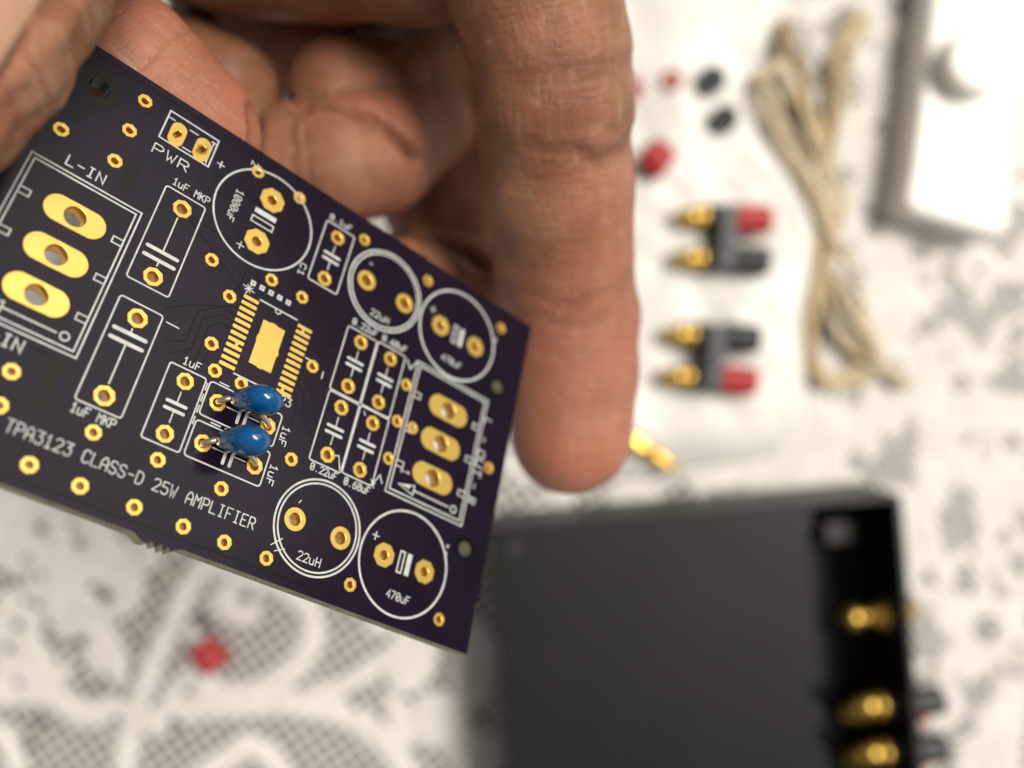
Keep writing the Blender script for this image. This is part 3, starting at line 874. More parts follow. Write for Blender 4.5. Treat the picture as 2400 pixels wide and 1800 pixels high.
# relax
def relax(V, Q, it, lam=0.5):
    n = len(V)
    e = np.concatenate([Q[:, [0, 1]], Q[:, [1, 2]], Q[:, [2, 3]], Q[:, [3, 0]]])
    for _ in range(it):
        s = np.zeros_like(V); c = np.zeros(n)
        for d in range(3):
            s[:, d] = np.bincount(e[:, 0], V[e[:, 1], d], n) + np.bincount(e[:, 1], V[e[:, 0], d], n)
        c = np.bincount(e[:, 0], minlength=n) + np.bincount(e[:, 1], minlength=n)
        V = V + lam * (s / np.maximum(c, 1)[:, None] - V)
    return V
HV = relax(HV, HQ, 1)
def vnormals(V, Q):
    nq = np.cross(V[Q[:, 2]] - V[Q[:, 0]], V[Q[:, 3]] - V[Q[:, 1]])
    N = np.zeros_like(V)
    for k in range(4):
        for d in range(3):
            N[:, d] += np.bincount(Q[:, k], nq[:, d], len(V))
    return N / (np.linalg.norm(N, axis=1)[:, None] + 1e-9)
HN = vnormals(HV, HQ)
# which finger and how far along it (used for creases and the skin pattern)
best = np.full(len(HV), 1e9); along = np.zeros(len(HV)); lat = np.zeros(len(HV)); fid = np.zeros(len(HV), int)
names = list(CH)
for ni, n in enumerate(names):
    P, Rr = CP[n]
    s0 = 0.0
    for k in range(len(P) - 1):
        ab = P[k + 1] - P[k]; L = np.linalg.norm(ab)
        t = np.clip((HV - P[k]) @ ab / (L * L), 0, 1)
        dd = np.linalg.norm(HV - P[k] - t[:, None] * ab, axis=1) - (Rr[k] + (Rr[k + 1] - Rr[k]) * t)
        m = dd < best
        side = np.cross(ab / L, [0, 0, 1.0]); side /= np.linalg.norm(side) + 1e-9
        best[m] = dd[m]; along[m] = (s0 + t * L)[m]; lat[m] = ((HV - P[k] - t[:, None] * ab) @ side)[m]; fid[m] = ni
        s0 += L
def arc_at(n, ypx):
    P, Rr = CP[n]; c = CH[n]; s = 0
    for k in range(len(P) - 1):
        L = np.linalg.norm(P[k + 1] - P[k])
        if c[k][1] <= ypx <= c[k + 1][1]:
            return s + L * (ypx - c[k][1]) / (c[k + 1][1] - c[k][1])
        s += L
    return s
# the thumb: frame looking along it, and the raised, cracked fold of skin beside the nail
TA, TB = CP['thumb'][0][3], CP['thumb'][0][5]
t_ax = (TB - TA) / np.linalg.norm(TB - TA)
t_view = -(TA + TB) / 2; t_view /= np.linalg.norm(t_view)
t_out = t_view - t_ax * (t_view @ t_ax); t_out /= np.linalg.norm(t_out)
t_side = np.cross(t_ax, t_out)
if t_side[0] < 0: t_side = -t_side
rel_t = HV - TA
th_ang = np.arctan2(rel_t @ t_side, rel_t @ t_out)
# soft unevenness of flesh
def vn3(P, cell, seed):
    a = value_noise(P[:, 0] + .37 * P[:, 2], P[:, 1] + 50, cell, seed)
    b = value_noise(P[:, 1] - .41 * P[:, 0] + 31, P[:, 2] + 17, cell, seed + 1)
    return (a + b) / 2 - .5
disp = np.zeros(len(HV))
crease = np.zeros(len(HV))
front = np.clip((-HN[:, 2] + 0.25) / 0.6, 0, 1)
li = names.index('long')
for ypx, dep, wid, slope, bend in [(165, .34, 1.2, .16, .02), (225, .34, 1.0, .30, .02), (290, .50, 1.2, .36, .02), (640, .26, 1.3, .14, .015), (690, .16, 1.2, .22, .01), (60, .1, .8, .1, 0), (760, .08, .7, .1, 0)]:
    s0 = arc_at('long', ypx)
    q = along - s0 - slope * lat + bend * lat * lat
    wob = 0.5 * np.sin(lat * .9 + ypx) + 0.2 * np.sin(lat * 2.3 + 2 * ypx)
    g = np.exp(-((q + wob) / wid) ** 2) * (fid == li) * front * np.clip(.55 + .075 * lat * (1 if ypx < 400 else -.3) + 1.3 * vn3(HV, 5.0, 61), .05, 1.4)
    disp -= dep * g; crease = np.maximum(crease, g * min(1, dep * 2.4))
for n, sfrac_list in {'index': [(.80, .25, .7), (.90, .25, .6)], 'ring_low': [(.93, .35, .6), (.965, .25, .5), (.9, .2, .5)], 'thumb': [(.45, .3, .8), (.6, .2, .6)], 'middle': [(.85, .3, .6)], 'little_root': [(.7, .3, .7)]}.items():
    ni = names.index(n); P, _ = CP[n]
    Ltot = np.linalg.norm(np.diff(P, axis=0), axis=1).sum()
    for fr, dep, wid in sfrac_list:
        g = np.exp(-((along - fr * Ltot + .3 * np.sin(lat * 1.7 + fr * 40)) / wid) ** 2) * (fid == ni)
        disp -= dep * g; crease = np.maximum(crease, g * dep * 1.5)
# folds between the curled joints, cut into the flesh
pxy = np.c_[HV[:, 0] / HV[:, 2] * F_PX + 1200, HV[:, 1] / HV[:, 2] * F_PX + 900]
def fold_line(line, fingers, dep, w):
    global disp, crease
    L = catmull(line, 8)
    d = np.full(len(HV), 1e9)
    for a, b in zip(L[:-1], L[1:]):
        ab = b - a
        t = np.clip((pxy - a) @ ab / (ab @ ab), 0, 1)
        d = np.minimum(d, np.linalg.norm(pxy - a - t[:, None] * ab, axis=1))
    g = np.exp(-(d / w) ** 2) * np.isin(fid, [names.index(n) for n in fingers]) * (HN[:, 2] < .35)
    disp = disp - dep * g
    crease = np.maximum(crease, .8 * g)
fold_line([(690, 248), (760, 236), (820, 250), (885, 285), (945, 335), (975, 372)], ('ring_low', 'ring_tip'), 2.2, 13)
fold_line([(880, 545), (950, 538), (1020, 552), (1080, 580), (1135, 622)], ('little_root', 'little_tip'), 1.8, 13)
fold_line([(590, 250), (598, 310), (590, 380)], ('index', 'ring_low'), .8, 12)
ti = names.index('thumb')
fold = np.exp(-((th_ang - .66 + .25 * vn3(HV, 6.0, 71)) / .10) ** 2) * (fid == ti)
groove = np.exp(-((th_ang - .51 + .25 * vn3(HV, 6.0, 71)) / .05) ** 2) * (fid == ti)
disp += .55 * fold * (.7 + 1.2 * vn3(HV, 2.0, 73)) - .18 * groove + np.where((fid == ti) & (th_ang > .5), .6 * vn3(HV, 1.6, 75), 0)
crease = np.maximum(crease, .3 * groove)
disp += 0.9 * vn3(HV, 8.0, 31) + 0.16 * vn3(HV, 2.6, 33)
HV = HV + HN * disp[:, None]
hand_v = (HV * np.array([1, -1, -1]) + [0, 0, H])
hand_q = HQ
hm = np_mesh('hand', hand_v, hand_q)
# make sure the faces look outwards
vol = np.einsum('ij,ij->i', hand_v[hand_q[:, 0]], np.cross(hand_v[hand_q[:, 1]], hand_v[hand_q[:, 2]])).sum()
if vol < 0:
    hm.flip_normals()
for nm, arr in (('along', along), ('lateral', lat), ('crease', crease), ('finger', fid.astype(float))):
    at = hm.attributes.new(nm, 'FLOAT', 'POINT')
    at.data.foreach_set('value', np.asarray(arr, np.float32))
# redder pads: finger tips and pressed flesh
tipness = np.zeros(len(HV))
for n, amt in (('long', 1.0), ('index', .9), ('little_tip', 1.0), ('little_root', .3), ('ring_low', .35), ('thumb', .25)):
    ni = names.index(n); P, _ = CP[n]
    Ltot = np.linalg.norm(np.diff(P, axis=0), axis=1).sum()
    tipness = np.where(fid == ni, amt * np.clip((along / Ltot - .45) / .45, 0, 1), tipness)
dryness = np.where(fid == ti, np.clip((th_ang - .45) * 3, 0, 1), 0.0) + np.where(fid == li, .12, 0) - np.where(np.isin(fid, [names.index(n) for n in ('middle', 'ring_low', 'ring_tip', 'palm_heel', 'palm_deep', 'little_root', 'little_tip')]), .5, 0)
at = hm.attributes.new('dry', 'FLOAT', 'POINT'); at.data.foreach_set('value', dryness.astype(np.float32))
at = hm.attributes.new('tipness', 'FLOAT', 'POINT'); at.data.foreach_set('value', tipness.astype(np.float32))

def skin_material():
    m = mat('skin', (.45, .25, .17), .5)
    b = m.node_tree.nodes['Principled BSDF']
    def attr(n):
        a = nd(m, 'ShaderNodeAttribute'); a.attribute_name = n; return a.outputs['Fac']
    tc = nd(m, 'ShaderNodeTexCoord')
    n1 = noise(m, 130, 4, .6, tc.outputs['Object'])
    c1 = ramp(m, n1.outputs['Fac'], [(.30, (.150, .064, .031)), (.5, (.235, .108, .056)), (.70, (.325, .168, .094))])
    n2 = noise(m, 75, 3, .5, tc.outputs['Object'])
    tip = attr('tipness')
    fac = nd(m, 'ShaderNodeMath', operation='MULTIPLY_ADD')
    lk(m, tip, fac.inputs[0]); fac.inputs[1].default_value = .52
    mr = nd(m, 'ShaderNodeMapRange'); lk(m, n2.outputs['Fac'], mr.inputs['Value'])
    mr.inputs['From Min'].default_value = .42; mr.inputs['From Max'].default_value = .68; mr.inputs['To Min'].default_value = 0; mr.inputs['To Max'].default_value = .42
    lk(m, mr.outputs['Result'], fac.inputs[2])
    mx = nd(m, 'ShaderNodeMix', data_type='RGBA')
    lk(m, fac.outputs[0], mx.inputs['Factor']); lk(m, c1.outputs['Color'], mx.inputs['A']); mx.inputs['B'].default_value = (.42, .150, .10, 1)
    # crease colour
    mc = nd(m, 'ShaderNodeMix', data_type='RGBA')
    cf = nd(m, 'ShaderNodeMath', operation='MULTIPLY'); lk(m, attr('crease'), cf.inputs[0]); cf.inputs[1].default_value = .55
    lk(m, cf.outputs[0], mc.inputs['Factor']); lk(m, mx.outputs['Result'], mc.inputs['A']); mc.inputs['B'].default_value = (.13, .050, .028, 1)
    # dry, pale flakes drawn out along the finger
    cv = nd(m, 'ShaderNodeCombineXYZ')
    sa = nd(m, 'ShaderNodeMath', operation='MULTIPLY'); lk(m, attr('along'), sa.inputs[0]); sa.inputs[1].default_value = .30
    lk(m, sa.outputs[0], cv.inputs[0])
    sb = nd(m, 'ShaderNodeMath', operation='MULTIPLY'); lk(m, attr('lateral'), sb.inputs[0]); sb.inputs[1].default_value = .85
    lk(m, sb.outputs[0], cv.inputs[1]); lk(m, attr('finger'), cv.inputs[2])
    n3 = noise(m, 1.15, 5, .65, cv.outputs[0])
    dry = nd(m, 'ShaderNodeMath', operation='MULTIPLY_ADD'); lk(m, attr('dry'), dry.inputs[0]); dry.inputs[1].default_value = .16; lk(m, n3.outputs['Fac'], dry.inputs[2])
    fl = ramp(m, dry.outputs[0], [(.56, (0, 0, 0)), (.80, (.45, .45, .45))])
    mf = nd(m, 'ShaderNodeMix', data_type='RGBA')
    lk(m, fl.outputs['Color'], mf.inputs['Factor']); lk(m, mc.outputs['Result'], mf.inputs['A']); mf.inputs['B'].default_value = (.52, .34, .235, 1)
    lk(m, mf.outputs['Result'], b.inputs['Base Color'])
    b.inputs['Roughness'].default_value = .46
    b.inputs['Specular IOR Level'].default_value = .35
    b.inputs['Subsurface Weight'].default_value = .07
    b.inputs['Subsurface Radius'].default_value = (1.0, .35, .18)
    b.inputs['Subsurface Scale'].default_value = .0016
    # relief: fine cross lines and pores
    w = nd(m, 'ShaderNodeTexVoronoi'); w.feature = 'DISTANCE_TO_EDGE'; w.inputs['Scale'].default_value = 900
    lk(m, tc.outputs['Object'], w.inputs['Vector'])
    wr = ramp(m, w.outputs['Distance'], [(0, (0, 0, 0)), (.12, (1, 1, 1))])
    add = nd(m, 'ShaderNodeMath', operation='MULTIPLY_ADD'); lk(m, wr.outputs['Color'], add.inputs[0]); add.inputs[1].default_value = .10
    n5 = noise(m, 2.2, 5, .7, cv.outputs[0])
    cx = nd(m, 'ShaderNodeCombineXYZ')                       # fine lines across the finger
    sc_ = nd(m, 'ShaderNodeMath', operation='MULTIPLY'); lk(m, attr('along'), sc_.inputs[0]); sc_.inputs[1].default_value = 1.5
    sd_ = nd(m, 'ShaderNodeMath', operation='MULTIPLY'); lk(m, attr('lateral'), sd_.inputs[0]); sd_.inputs[1].default_value = .22
    lk(m, sc_.outputs[0], cx.inputs[0]); lk(m, sd_.outputs[0], cx.inputs[1]); lk(m, attr('finger'), cx.inputs[2])
    n6 = noise(m, 1.0, 4, .6, cx.outputs[0])
    mixh = nd(m, 'ShaderNodeMath', operation='MULTIPLY_ADD'); lk(m, n6.outputs['Fac'], mixh.inputs[0]); mixh.inputs[1].default_value = 1.2
    lk(m, n5.outputs['Fac'], mixh.inputs[2])
    lk(m, mixh.outputs[0], add.inputs[2])
    bp = nd(m, 'ShaderNodeBump'); bp.inputs['Strength'].default_value = .55; bp.inputs['Distance'].default_value = .0004
    lk(m, add.outputs[0], bp.inputs['Height']); lk(m, bp.outputs['Normal'], b.inputs['Normal'])
    return m
M['skin'] = skin_material()
M['nail'] = mottled('fingernail', (.47, .275, .19), (.42, .24, .16), 120, rough=.36, coat=.2, spec=.4)
hand = link('hand', hm, None, M['skin'])
tag(hand, 'right hand with dry skin gripping the purple circuit board, thumb in front', 'hand')
# thumb nail: a curved plate bedded in the back of the thumb
def nail():
    a, b, ax = TA, TB, t_ax
    od = t_out * math.cos(.02) - t_side * math.sin(.02)
    sd = t_side * math.cos(.02) + t_out * math.sin(.02)
    v, f = [], []
    nu, nv = 15, 13
    for i in range(nu):
        s = -.45 + 1.5 * i / (nu - 1)
        c = a + (b - a) * s
        r = 8.72 - .35 * s
        for j in range(nv):
            th = (-1 + 2 * j / (nv - 1)) * .50 * (1 - .18 * max(0, -.1 - s) * 4)
            edge = 1 - abs(-1 + 2 * j / (nv - 1)) ** 6
            rr = r - .05 + .22 * edge
            v.append(c + rr * (od * math.cos(th) + sd * math.sin(th)))
            f += [] if i == nu - 1 or j == nv - 1 else [(i * nv + j, i * nv + j + 1, (i + 1) * nv + j + 1, (i + 1) * nv + j)]
    V = np.array(v) * [1, -1, -1] + [0, 0, H]
    me = mesh_from('nail', V, f, True)
    return me
no = link('thumbnail', nail(), hand, M['nail'])
sm = no.modifiers.new('thickness', 'SOLIDIFY'); sm.thickness = .0005; sm.offset = 0

# ------------------------------------------------------------------ things lying on the table
ZT = 2.2      # resting height on the lace
def lathe(profile, n=24, name='lathe', cap=True):
    """profile of (r, z) turned about Z"""
    v, f = [], []
    for r, z in profile:
        for k in range(n):
            a = 2 * math.pi * k / n
            v.append((r * math.cos(a), r * math.sin(a), z))
    for i in range(len(profile) - 1):
        for k in range(n):
            f.append((i * n + k, i * n + (k + 1) % n, (i + 1) * n + (k + 1) % n, (i + 1) * n + k))
    if cap:
        f.append(tuple(range(n))[::-1]); f.append(tuple(range((len(profile) - 1) * n, len(profile) * n)))
    me = mesh_from(name, v, f)
    me.polygons.foreach_set('use_smooth', [len(p.vertices) == 4 for p in me.polygons])
    return me
def rbox(w, d, h, bev=.6, seg=2, name='box'):
    bm = bmesh.new()
    bmesh.ops.create_cube(bm, size=1)
    bmesh.ops.scale(bm, vec=(w, d, h), verts=bm.verts)
    bmesh.ops.bevel(bm, geom=bm.edges[:], offset=bev, segments=seg, affect='EDGES', profile=.5)
    return bm_mesh(name, bm)
def outline_solid(pts, z0, z1, bev, name, top_scale=None):
    bm = bmesh.new()
    vs = [bm.verts.new((x, y, z0)) for x, y in pts]
    f = bm.faces.new(vs)
    if f.normal.z > 0: f.normal_flip()
    bm.normal_update()
    r = bmesh.ops.extrude_face_region(bm, geom=[f])
    tv = [e for e in r['geom'] if isinstance(e, bmesh.types.BMVert)]
    bmesh.ops.translate(bm, vec=(0, 0, z1 - z0), verts=tv)
    bmesh.ops.recalc_face_normals(bm, faces=bm.faces[:])
    if bev:
        te = [e for e in bm.edges if all(v in tv for v in e.verts)]
        bmesh.ops.bevel(bm, geom=te, offset=bev, segments=3, affect='EDGES', profile=.5)
    return bm_mesh(name, bm)

# --- crumpled white plastic bag below the loose parts
def bag():
    outl = catmull(np.array([onz(x, y, ZT)[:2] for x, y in [(1180, -260), (1500, -330), (1780, -280), (1835, -60), (1790, 60), (1738, 170), (1770, 300), (1868, 440), (1915, 560), (1905, 720), (1890, 880),
                                                              (1880, 1010), (1780, 1075), (1560, 1105), (1380, 1120), (1240, 1050), (1180, 800), (1150, 300)]]), 8, True)
    n = len(outl)
    c = outl.mean(0)
    rings = 26
    v, f = [], []
    for i in range(rings + 1):
        s = i / rings
        for k in range(n):
            p = c + (outl[k] - c) * s
            edge = 1 - s
            z = ZT - .2 + 6.5 * (1 - (1 - min(edge / .16, 1)) ** 2)
            z += edge ** .4 * (5.0 * (value_noise(np.array(p[0] + 300), np.array(p[1] + 300), 22, 41) - .5) + 2.6 * (value_noise(np.array(p[0] + .5 * p[1] + 200), np.array(p[1] + 100), 8, 43) - .5))
            v.append((p[0], p[1], max(ZT - .2, float(z))))
    for i in range(rings):
        for k in range(n):
            f.append((i * n + k, (i + 1) * n + k, (i + 1) * n + (k + 1) % n, i * n + (k + 1) % n))
    return mesh_from('bag', v, f, True)
tag(link('plastic_bag', bag(), None, M['bag']), 'crumpled white plastic bag lying flat beneath the red and black connectors', 'plastic bag')
ZB = 8.6     # top of the bag

# --- binding post pairs
KN_PROF = [(1.8, 0), (3.6, .1), (4.1, .6), (4.1, 8.2), (3.8, 9.2), (3.0, 9.9), (1.2, 10.0)]
def knob_mesh(name, length, r, flutes=14):
    prof = [(r * .82, 0), (r * .98, .25), (r, .8), (r, length - 1.4), (r * .93, length - .5), (r * .7, length), (r * .38, length), (r * .36, length - 2.2)]
    n = flutes * 2
    v, f = [], []
    for i, (rr, z) in enumerate(prof):
        for k in range(n):
            a = 2 * math.pi * k / n
            q = rr * (1 - (.055 if k % 2 and 1 < i < 5 else 0))
            v.append((q * math.cos(a), q * math.sin(a), z))
    for i in range(len(prof) - 1):
        for k in range(n):
            f.append((i * n + k, i * n + (k + 1) % n, (i + 1) * n + (k + 1) % n, (i + 1) * n + k))
    f.append(tuple(range((len(prof) - 1) * n, len(prof) * n)))
    f.append(tuple(range(n))[::-1])
    return mesh_from(name, v, f)
KNOB_L = knob_mesh('knob', 11.2, 4.5)
STUD = lathe([(2.4, 0), (2.4, 5.2), (3.1, 5.5), (3.1, 8.6), (2.3, 9.2), (2.2, 11.6), (1.4, 12.4)], 18, 'stud')
def hexnut(r, h, hole, name='nut'):
    return lathe([(hole, 0), (r, 0), (r, h), (hole, h), (hole, 0)], 6, name, cap=False)
NUT = hexnut(4.1, 2.6, 2.4)
COLLAR = lathe([(2.5, 0), (4.4, 0), (4.4, 2.2), (3.6, 3.0), (2.5, 3.0)], 22, 'collar', cap=False)
def post_pair(loc, rotz, lab, red_first=True, spacing=13.5, tilt=0.0, group='loose binding post pairs', roll=0.0):
    """two binding posts through one base plate; posts point +X, studs -X, second post towards -Y"""
    e = empty('binding_post_pair')
    e.matrix_world = Matrix.Translation(Vector(loc) * MM) @ Matrix.Rotation(rotz, 4, 'Z') @ Matrix.Rotation(tilt, 4, 'Y') @ Matrix.Rotation(roll, 4, 'X')
    tag(e, lab, 'connector', group)
    o = link('base_plate', rbox(5.4, spacing + 7.5, 10.0, .9, 2, 'plate'), e, M['grey'])
    for k, s in enumerate((1, -1)):
        y = s * spacing / 2 * MM
        red = red_first == (k == 0)
        kn = link('knob', KNOB_L.copy(), e, M['red' if red else 'black'])
        kn.location = (2.6 * MM, y, 0); kn.rotation_euler = (0, math.pi / 2, 0)
        co = link('collar', COLLAR, e, M['black']); co.location = (-2.6 * MM, y, 0); co.rotation_euler = (0, -math.pi / 2, 0)
        st = link('stud', STUD, e, M['brass']); st.location = (-2.8 * MM, y, 0); st.rotation_euler = (0, -math.pi / 2, 0)
        nu = link('nut', NUT, st, M['brass']); nu.location = (0, 0, 3.2 * MM)
    return e
p1 = onz(1700, 560, ZB + 5.2)
post_pair(p1, math.radians(-3), 'loose binding post pair with its red knob above the black one on white bag', True, 12.6)
p2 = onz(1672, 838, ZB + 5.2)
post_pair(p2, math.radians(-4), 'loose binding post pair with its black knob above the red one on white bag', False, 12.8)

# --- small coloured collars scattered on the bag
def sleeve_mesh(ro, ri, h):
    return lathe([(ri, 0), (ro * .95, 0), (ro, .3), (ro, h - .3), (ro * .95, h), (ri, h), (ri, 0)], 22, 'sleeve', cap=False)
SL = sleeve_mesh(4.2, 2.0, 5.2); SLs = sleeve_mesh(3.2, 1.5, 4.2)
def sleeve(x, y, z, me, m, lab, rot=(0, 0, 0), cat='collar', grp='insulating collars on the bag', name='insulating_collar'):
    o = link(name, me.copy(), None, M[m])
    o.location = Vector(onz(x, y, z)) * MM; o.rotation_euler = rot
    return tag(o, lab, cat, grp)
sleeve(1663, 196, ZB - .4, SL, 'grey', 'small dark grey insulating collar on white bag, the upper of two')
sleeve(1692, 286, ZB - .4, SL, 'grey', 'small dark grey insulating collar on white bag, the lower of two')
sleeve(1572, 196, ZB - .4, SLs, 'red', 'smallest red insulating collar standing on white bag left of the dark ones')
r1 = sleeve(1560, 346, ZB + 3.6, sleeve_mesh(4.6, 2.0, 8.6), 'red', 'larger red collar lying on its side on white bag', (math.radians(90), 0, math.radians(-38)))
sleeve(1478, 215, ZB - .4, SLs, 'red', 'red collar on white bag just peeking out behind the long finger', cat='collar')
# red knob on the lace
rk = link('loose_knob', knob_mesh('knob', 9.6, 4.9), None, M['red'])
rk.location = Vector(onz(512, 1566, ZT + 4.9)) * MM
rk.rotation_euler = (math.radians(90), 0, math.radians(128 + 90))
tag(rk, 'loose red fluted knob lying on the lace tablecloth below the circuit board', 'knob')
# gold plug pin beside the finger tip
gp = empty('plug_pin', Vector(onz(1462, 1020, 6.8)) * MM)
gp.rotation_euler = (0, math.radians(91), math.radians(-33))
tag(gp, 'gold plated plug pin lying beside the tip of the long finger', 'plug')
link('barrel', lathe([(1.6, -3), (3.8, -2.6), (4.0, -2), (4.0, 7.6), (3.8, 8.2), (2.9, 8.6)], 24, 'barrel'), gp, M['brass'])
link('pin', lathe([(2.9, 8.5), (2.8, 13.5), (2.3, 15.6), (1.9, 18.6), (1.2, 20.0)], 20, 'pin'), gp, M['brass'])

# --- speaker wire
wire = empty('speaker_wire', Vector(onz(1930, 560, ZT)) * MM)
tag(wire, 'tangled amber clear speaker wire lying on the lace between white bag and white adapter', 'wire')
wl = Vector(wire.location)
def strand(pts, r, zb, copies=3):
    for cpy in range(copies):
        off = [(random.gauss(0, 17), random.gauss(0, 13)) for _ in pts]
        P = catmull([onz(x + dx * (cpy > 0), y + dy * (cpy > 0), ZT + zb + dz + 1.4 * cpy * random.random()) for (x, y, dz), (dx, dy) in zip(pts, off)], 9)
        T = np.gradient(P, axis=0); N = np.c_[-T[:, 1], T[:, 0], T[:, 2] * 0]; N /= np.linalg.norm(N, axis=1)[:, None]
        ph = random.uniform(0, 6)
        tw = np.cos(np.linspace(ph, ph + 7, len(P)))[:, None]          # the twin lead rolls over as it runs
        for s in (-1, 1):
            me = tube(P + N * s * r * .98 * tw + np.c_[0 * tw, 0 * tw, s * r * np.sqrt(1 - tw ** 2)] - np.array(wl) / MM, r, 9, 'strand')
            link('strand', me, wire, M['wire'])
strand([(2022, 40, 1), (1990, 140, 1.5), (1962, 225, 2), (1952, 330, 3), (1948, 450, 4), (1938, 560, 4), (1930, 660, 3), (1965, 780, 2), (2050, 860, 1.6), (2120, 900, 1.5)], .85, .6)
strand([(1945, 610, 4), (1925, 500, 3), (1885, 415, 4), (1825, 320, 5), (1785, 240, 5), (1790, 180, 5), (1828, 168, 4), (1866, 230, 3), (1908, 330, 3), (1935, 440, 3), (1950, 560, 2)], .9, .8)
strand([(1840, 60, 1), (1862, 150, 1.6), (1895, 260, 1.6), (1927, 370, 1.8), (1938, 470, 2), (1928, 600, 4), (1912, 720, 4), (1910, 820, 3), (1945, 885, 2), (2030, 870, 2), (2040, 790, 3), (1995, 710, 4), (1950, 630, 5)], .85, .4)

# --- white adapter with a short round post
def adapter():
    e = empty('power_adapter', Vector(onz(2260, 250, ZT)) * MM)
    tag(e, 'white plastic power adapter with a round post on top, at the top right', 'adapter')
    o = np.array(onz(2260, 250, ZT))
    def L(pts, z): return [(np.array(onz(x, y, z)) - o)[:2] for x, y in pts]
    top = [(2182, -120), (2150, 150), (2118, 400), (2105, 468), (2118, 492), (2160, 506), (2290, 545), (2330, 552), (2352, 520)]
    curve = [(2344, 430), (2346, 350), (2362, 280), (2395, 215), (2440, 185), (2560, 170), (2640, -120)]
    top = [(x + 18, y) for x, y in top]; curve = [(x + 22, y) for x, y in curve]
    pts = L(top + curve, 17)
    me = outline_solid(pts, 0.0, 14.8, 1.6, 'case')
    link('case', me, e, M['white'])
    po = link('post', lathe([(9.6, 0), (9.6, 7.6), (9.0, 8.4), (7.8, 8.7)], 40, 'post'), e, M['white'])
    po.location = Vector(((np.array(onz(2268, 160, 17)) - o)[0], (np.array(onz(2268, 160, 17)) - o)[1], 14.7)) * MM
    q = link('seam', lathe([(10.3, 0), (10.3, .5), (9.6, .7)], 40, 'seam', cap=False), po, M['white'])
adapter()

# --- black enclosure, lid slid partly open, posts through its end panel
enc = empty('amplifier_enclosure')
ang = math.radians(4.6)
c0 = np.array(onz(1150, 1238, 36))             # corner of the lid
enc.matrix_world = Matrix.Translation(Vector((c0[0], c0[1], ZT - .4)) * MM) @ Matrix.Rotation(ang, 4, 'Z')
tag(enc, 'black metal enclosure with grey lid slid back from its connector end', 'enclosure')
BH = 34.0; BL = 116.2; BD = 118.0
def slab_part(name, x0, x1, y0, y1, z0, z1, m, bev=.4):
    me = rbox(x1 - x0, y1 - y0, z1 - z0, min(bev, (z1 - z0) * .4, (x1 - x0) * .4), 2, name)
    o = link(name, me, enc, m)
    o.location = Vector(((x0 + x1) / 2, (y0 + y1) / 2, (z0 + z1) / 2)) * MM
    return o
slab_part('floor', 0.2, BL, -BD, 0, 0, 1.6, M['tray'])
slab_part('side_wall', 0.2, BL, -1.5, -.02, 1.65, BH, M['tray'])
slab_part('side_wall', 0.2, BL, -BD, -BD + 1.5, 1.65, BH, M['tray'])
slab_part('front_panel', 0.2, 1.8, -BD + 1.55, -1.55, 1.65, BH, M['tray'])
slab_part('rear_panel', BL - 2.0, BL - .05, -BD + 1.55, -1.55, 1.65, BH, M['tray'])
lid_pts = [(-.4, .4)]
for y, d in [(.4, 0), (-2.0, 1.2), (-6.5, 1.4), (-8.5, 0.0), (-14, .2), (-40, .4), (-50, .6), (-51, -3.2), (-55, -3.0), (-57, .2), (-62, .4), (-63, -2.6), (-67, -2.4), (-69, .4), (-BD - .4, .6)]:
    lid_pts.append((88.5 + d, y))
lid_pts.append((-.4, -BD - .4))
lid = link('lid', outline_solid(lid_pts[::-1], BH + .1, BH + 1.9, .5, 'lid'), enc, M['lid'])
for x, y in ((6, -6), (6, -BD + 6), (82, -BD + 6)):
    s = link('screw', lathe([(2.4, 0), (2.3, .7), (1.4, 1.0), (.6, .6)], 18, 'screw'), lid, M['black'])
    s.location = Vector((x, y, BH + 1.85)) * MM
jk = link('power_jack', rbox(10, 7, 8, .8, 2, 'jack'), enc, mottled('brown_phenolic', (.008, .005, .004), (.006, .004, .004), 100, rough=.5)); jk.location = Vector((BL - 12, -12.5, 12)) * MM
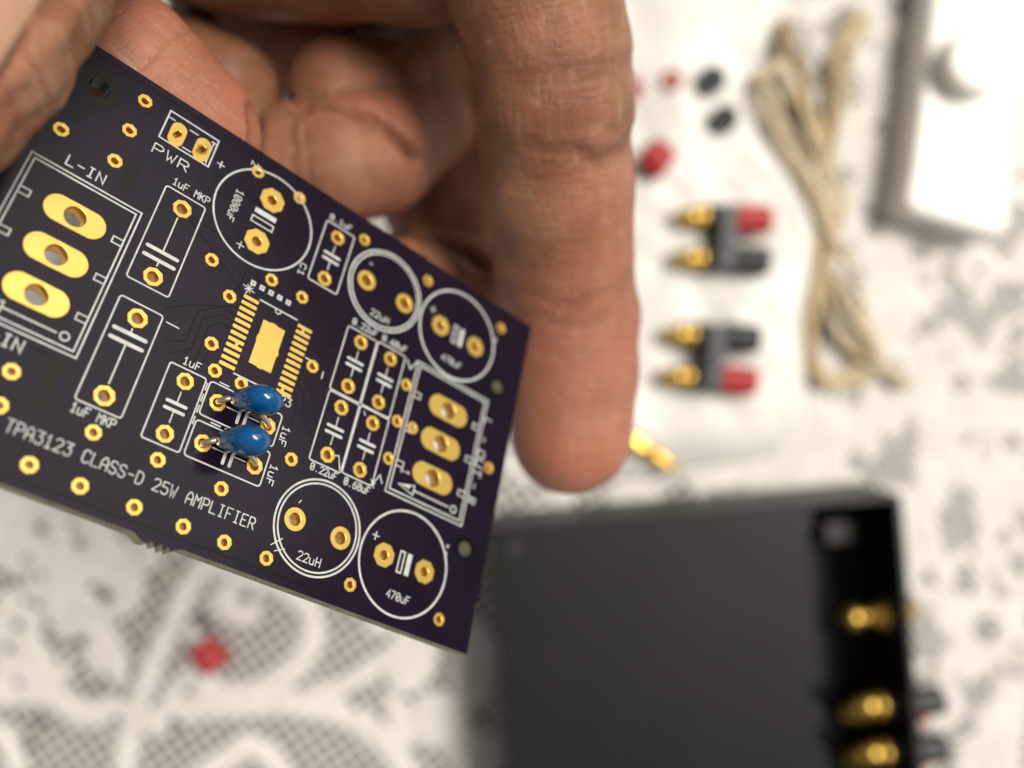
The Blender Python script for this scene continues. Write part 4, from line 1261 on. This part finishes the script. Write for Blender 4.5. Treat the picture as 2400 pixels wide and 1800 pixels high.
# jack and posts mounted on the end panel (things held by the enclosure)
mw = enc.matrix_world
def on_panel(y, z):
    return (np.array(mw @ (Vector((BL - 1.0, y, z)) * MM)) / MM)
rca = empty('phono_jack')
rca.matrix_world = Matrix.Translation(Vector(on_panel(-36.5, 22)) * MM) @ Matrix.Rotation(ang, 4, 'Z')
tag(rca, 'gold phono jack mounted through the end panel of the black enclosure', 'jack')
o = link('shell', lathe([(3.9, 1.3), (3.9, 2.2), (3.1, 2.6), (3.1, 6.0), (2.7, 6.4), (2.2, 6.4), (2.2, 2.6)], 24, 'shell'), rca, M['brass']); o.rotation_euler = (0, math.pi / 2, 0)
o = link('nut', hexnut(4.9, 2.6, 3.0), rca, M['brass']); o.rotation_euler = (0, -math.pi / 2, 0); o.location = (-1.3 * MM, 0, 0)
o = link('solder_tail', lathe([(2.9, 1.2), (2.9, 6.4), (1.6, 6.8), (1.6, 9.0), (3.3, 9.4), (3.3, 13.0), (1.2, 13.6), (1.0, 16)], 18, 'tail'), rca, M['brass']); o.rotation_euler = (0, -math.pi / 2, 0)
def mounted_pair(y, lab):
    e = empty('binding_post_pair')
    e.matrix_world = Matrix.Translation(Vector(on_panel(y, 17)) * MM) @ Matrix.Rotation(ang, 4, 'Z') @ Matrix.Rotation(math.radians(62), 4, 'X')
    tag(e, lab, 'connector', 'binding posts on the enclosure')
    for s, mm in ((1, 'black'), (-1, 'red')):
        yy = s * 6.6 * MM
        kn = link('knob', KNOB_L.copy(), e, M[mm]); kn.location = (1.3 * MM, yy, 0); kn.rotation_euler = (0, math.pi / 2, 0)
        co = link('collar', COLLAR, e, M['black']); co.location = (-1.2 * MM, yy, 0); co.rotation_euler = (0, -math.pi / 2, 0)
        st = link('stud', STUD, e, M['brass']); st.location = (-2.0 * MM, yy, 0); st.rotation_euler = (0, -math.pi / 2, 0)
        nu = link('nut', NUT, st, M['brass']); nu.location = (0, 0, 2.6 * MM)
mounted_pair(-65.5, 'binding post pair on the enclosure end panel nearer the gold phono jack')
mounted_pair(-79.5, 'binding post pair on the enclosure end panel at the bottom picture edge')
bpy.context.view_layer.update()
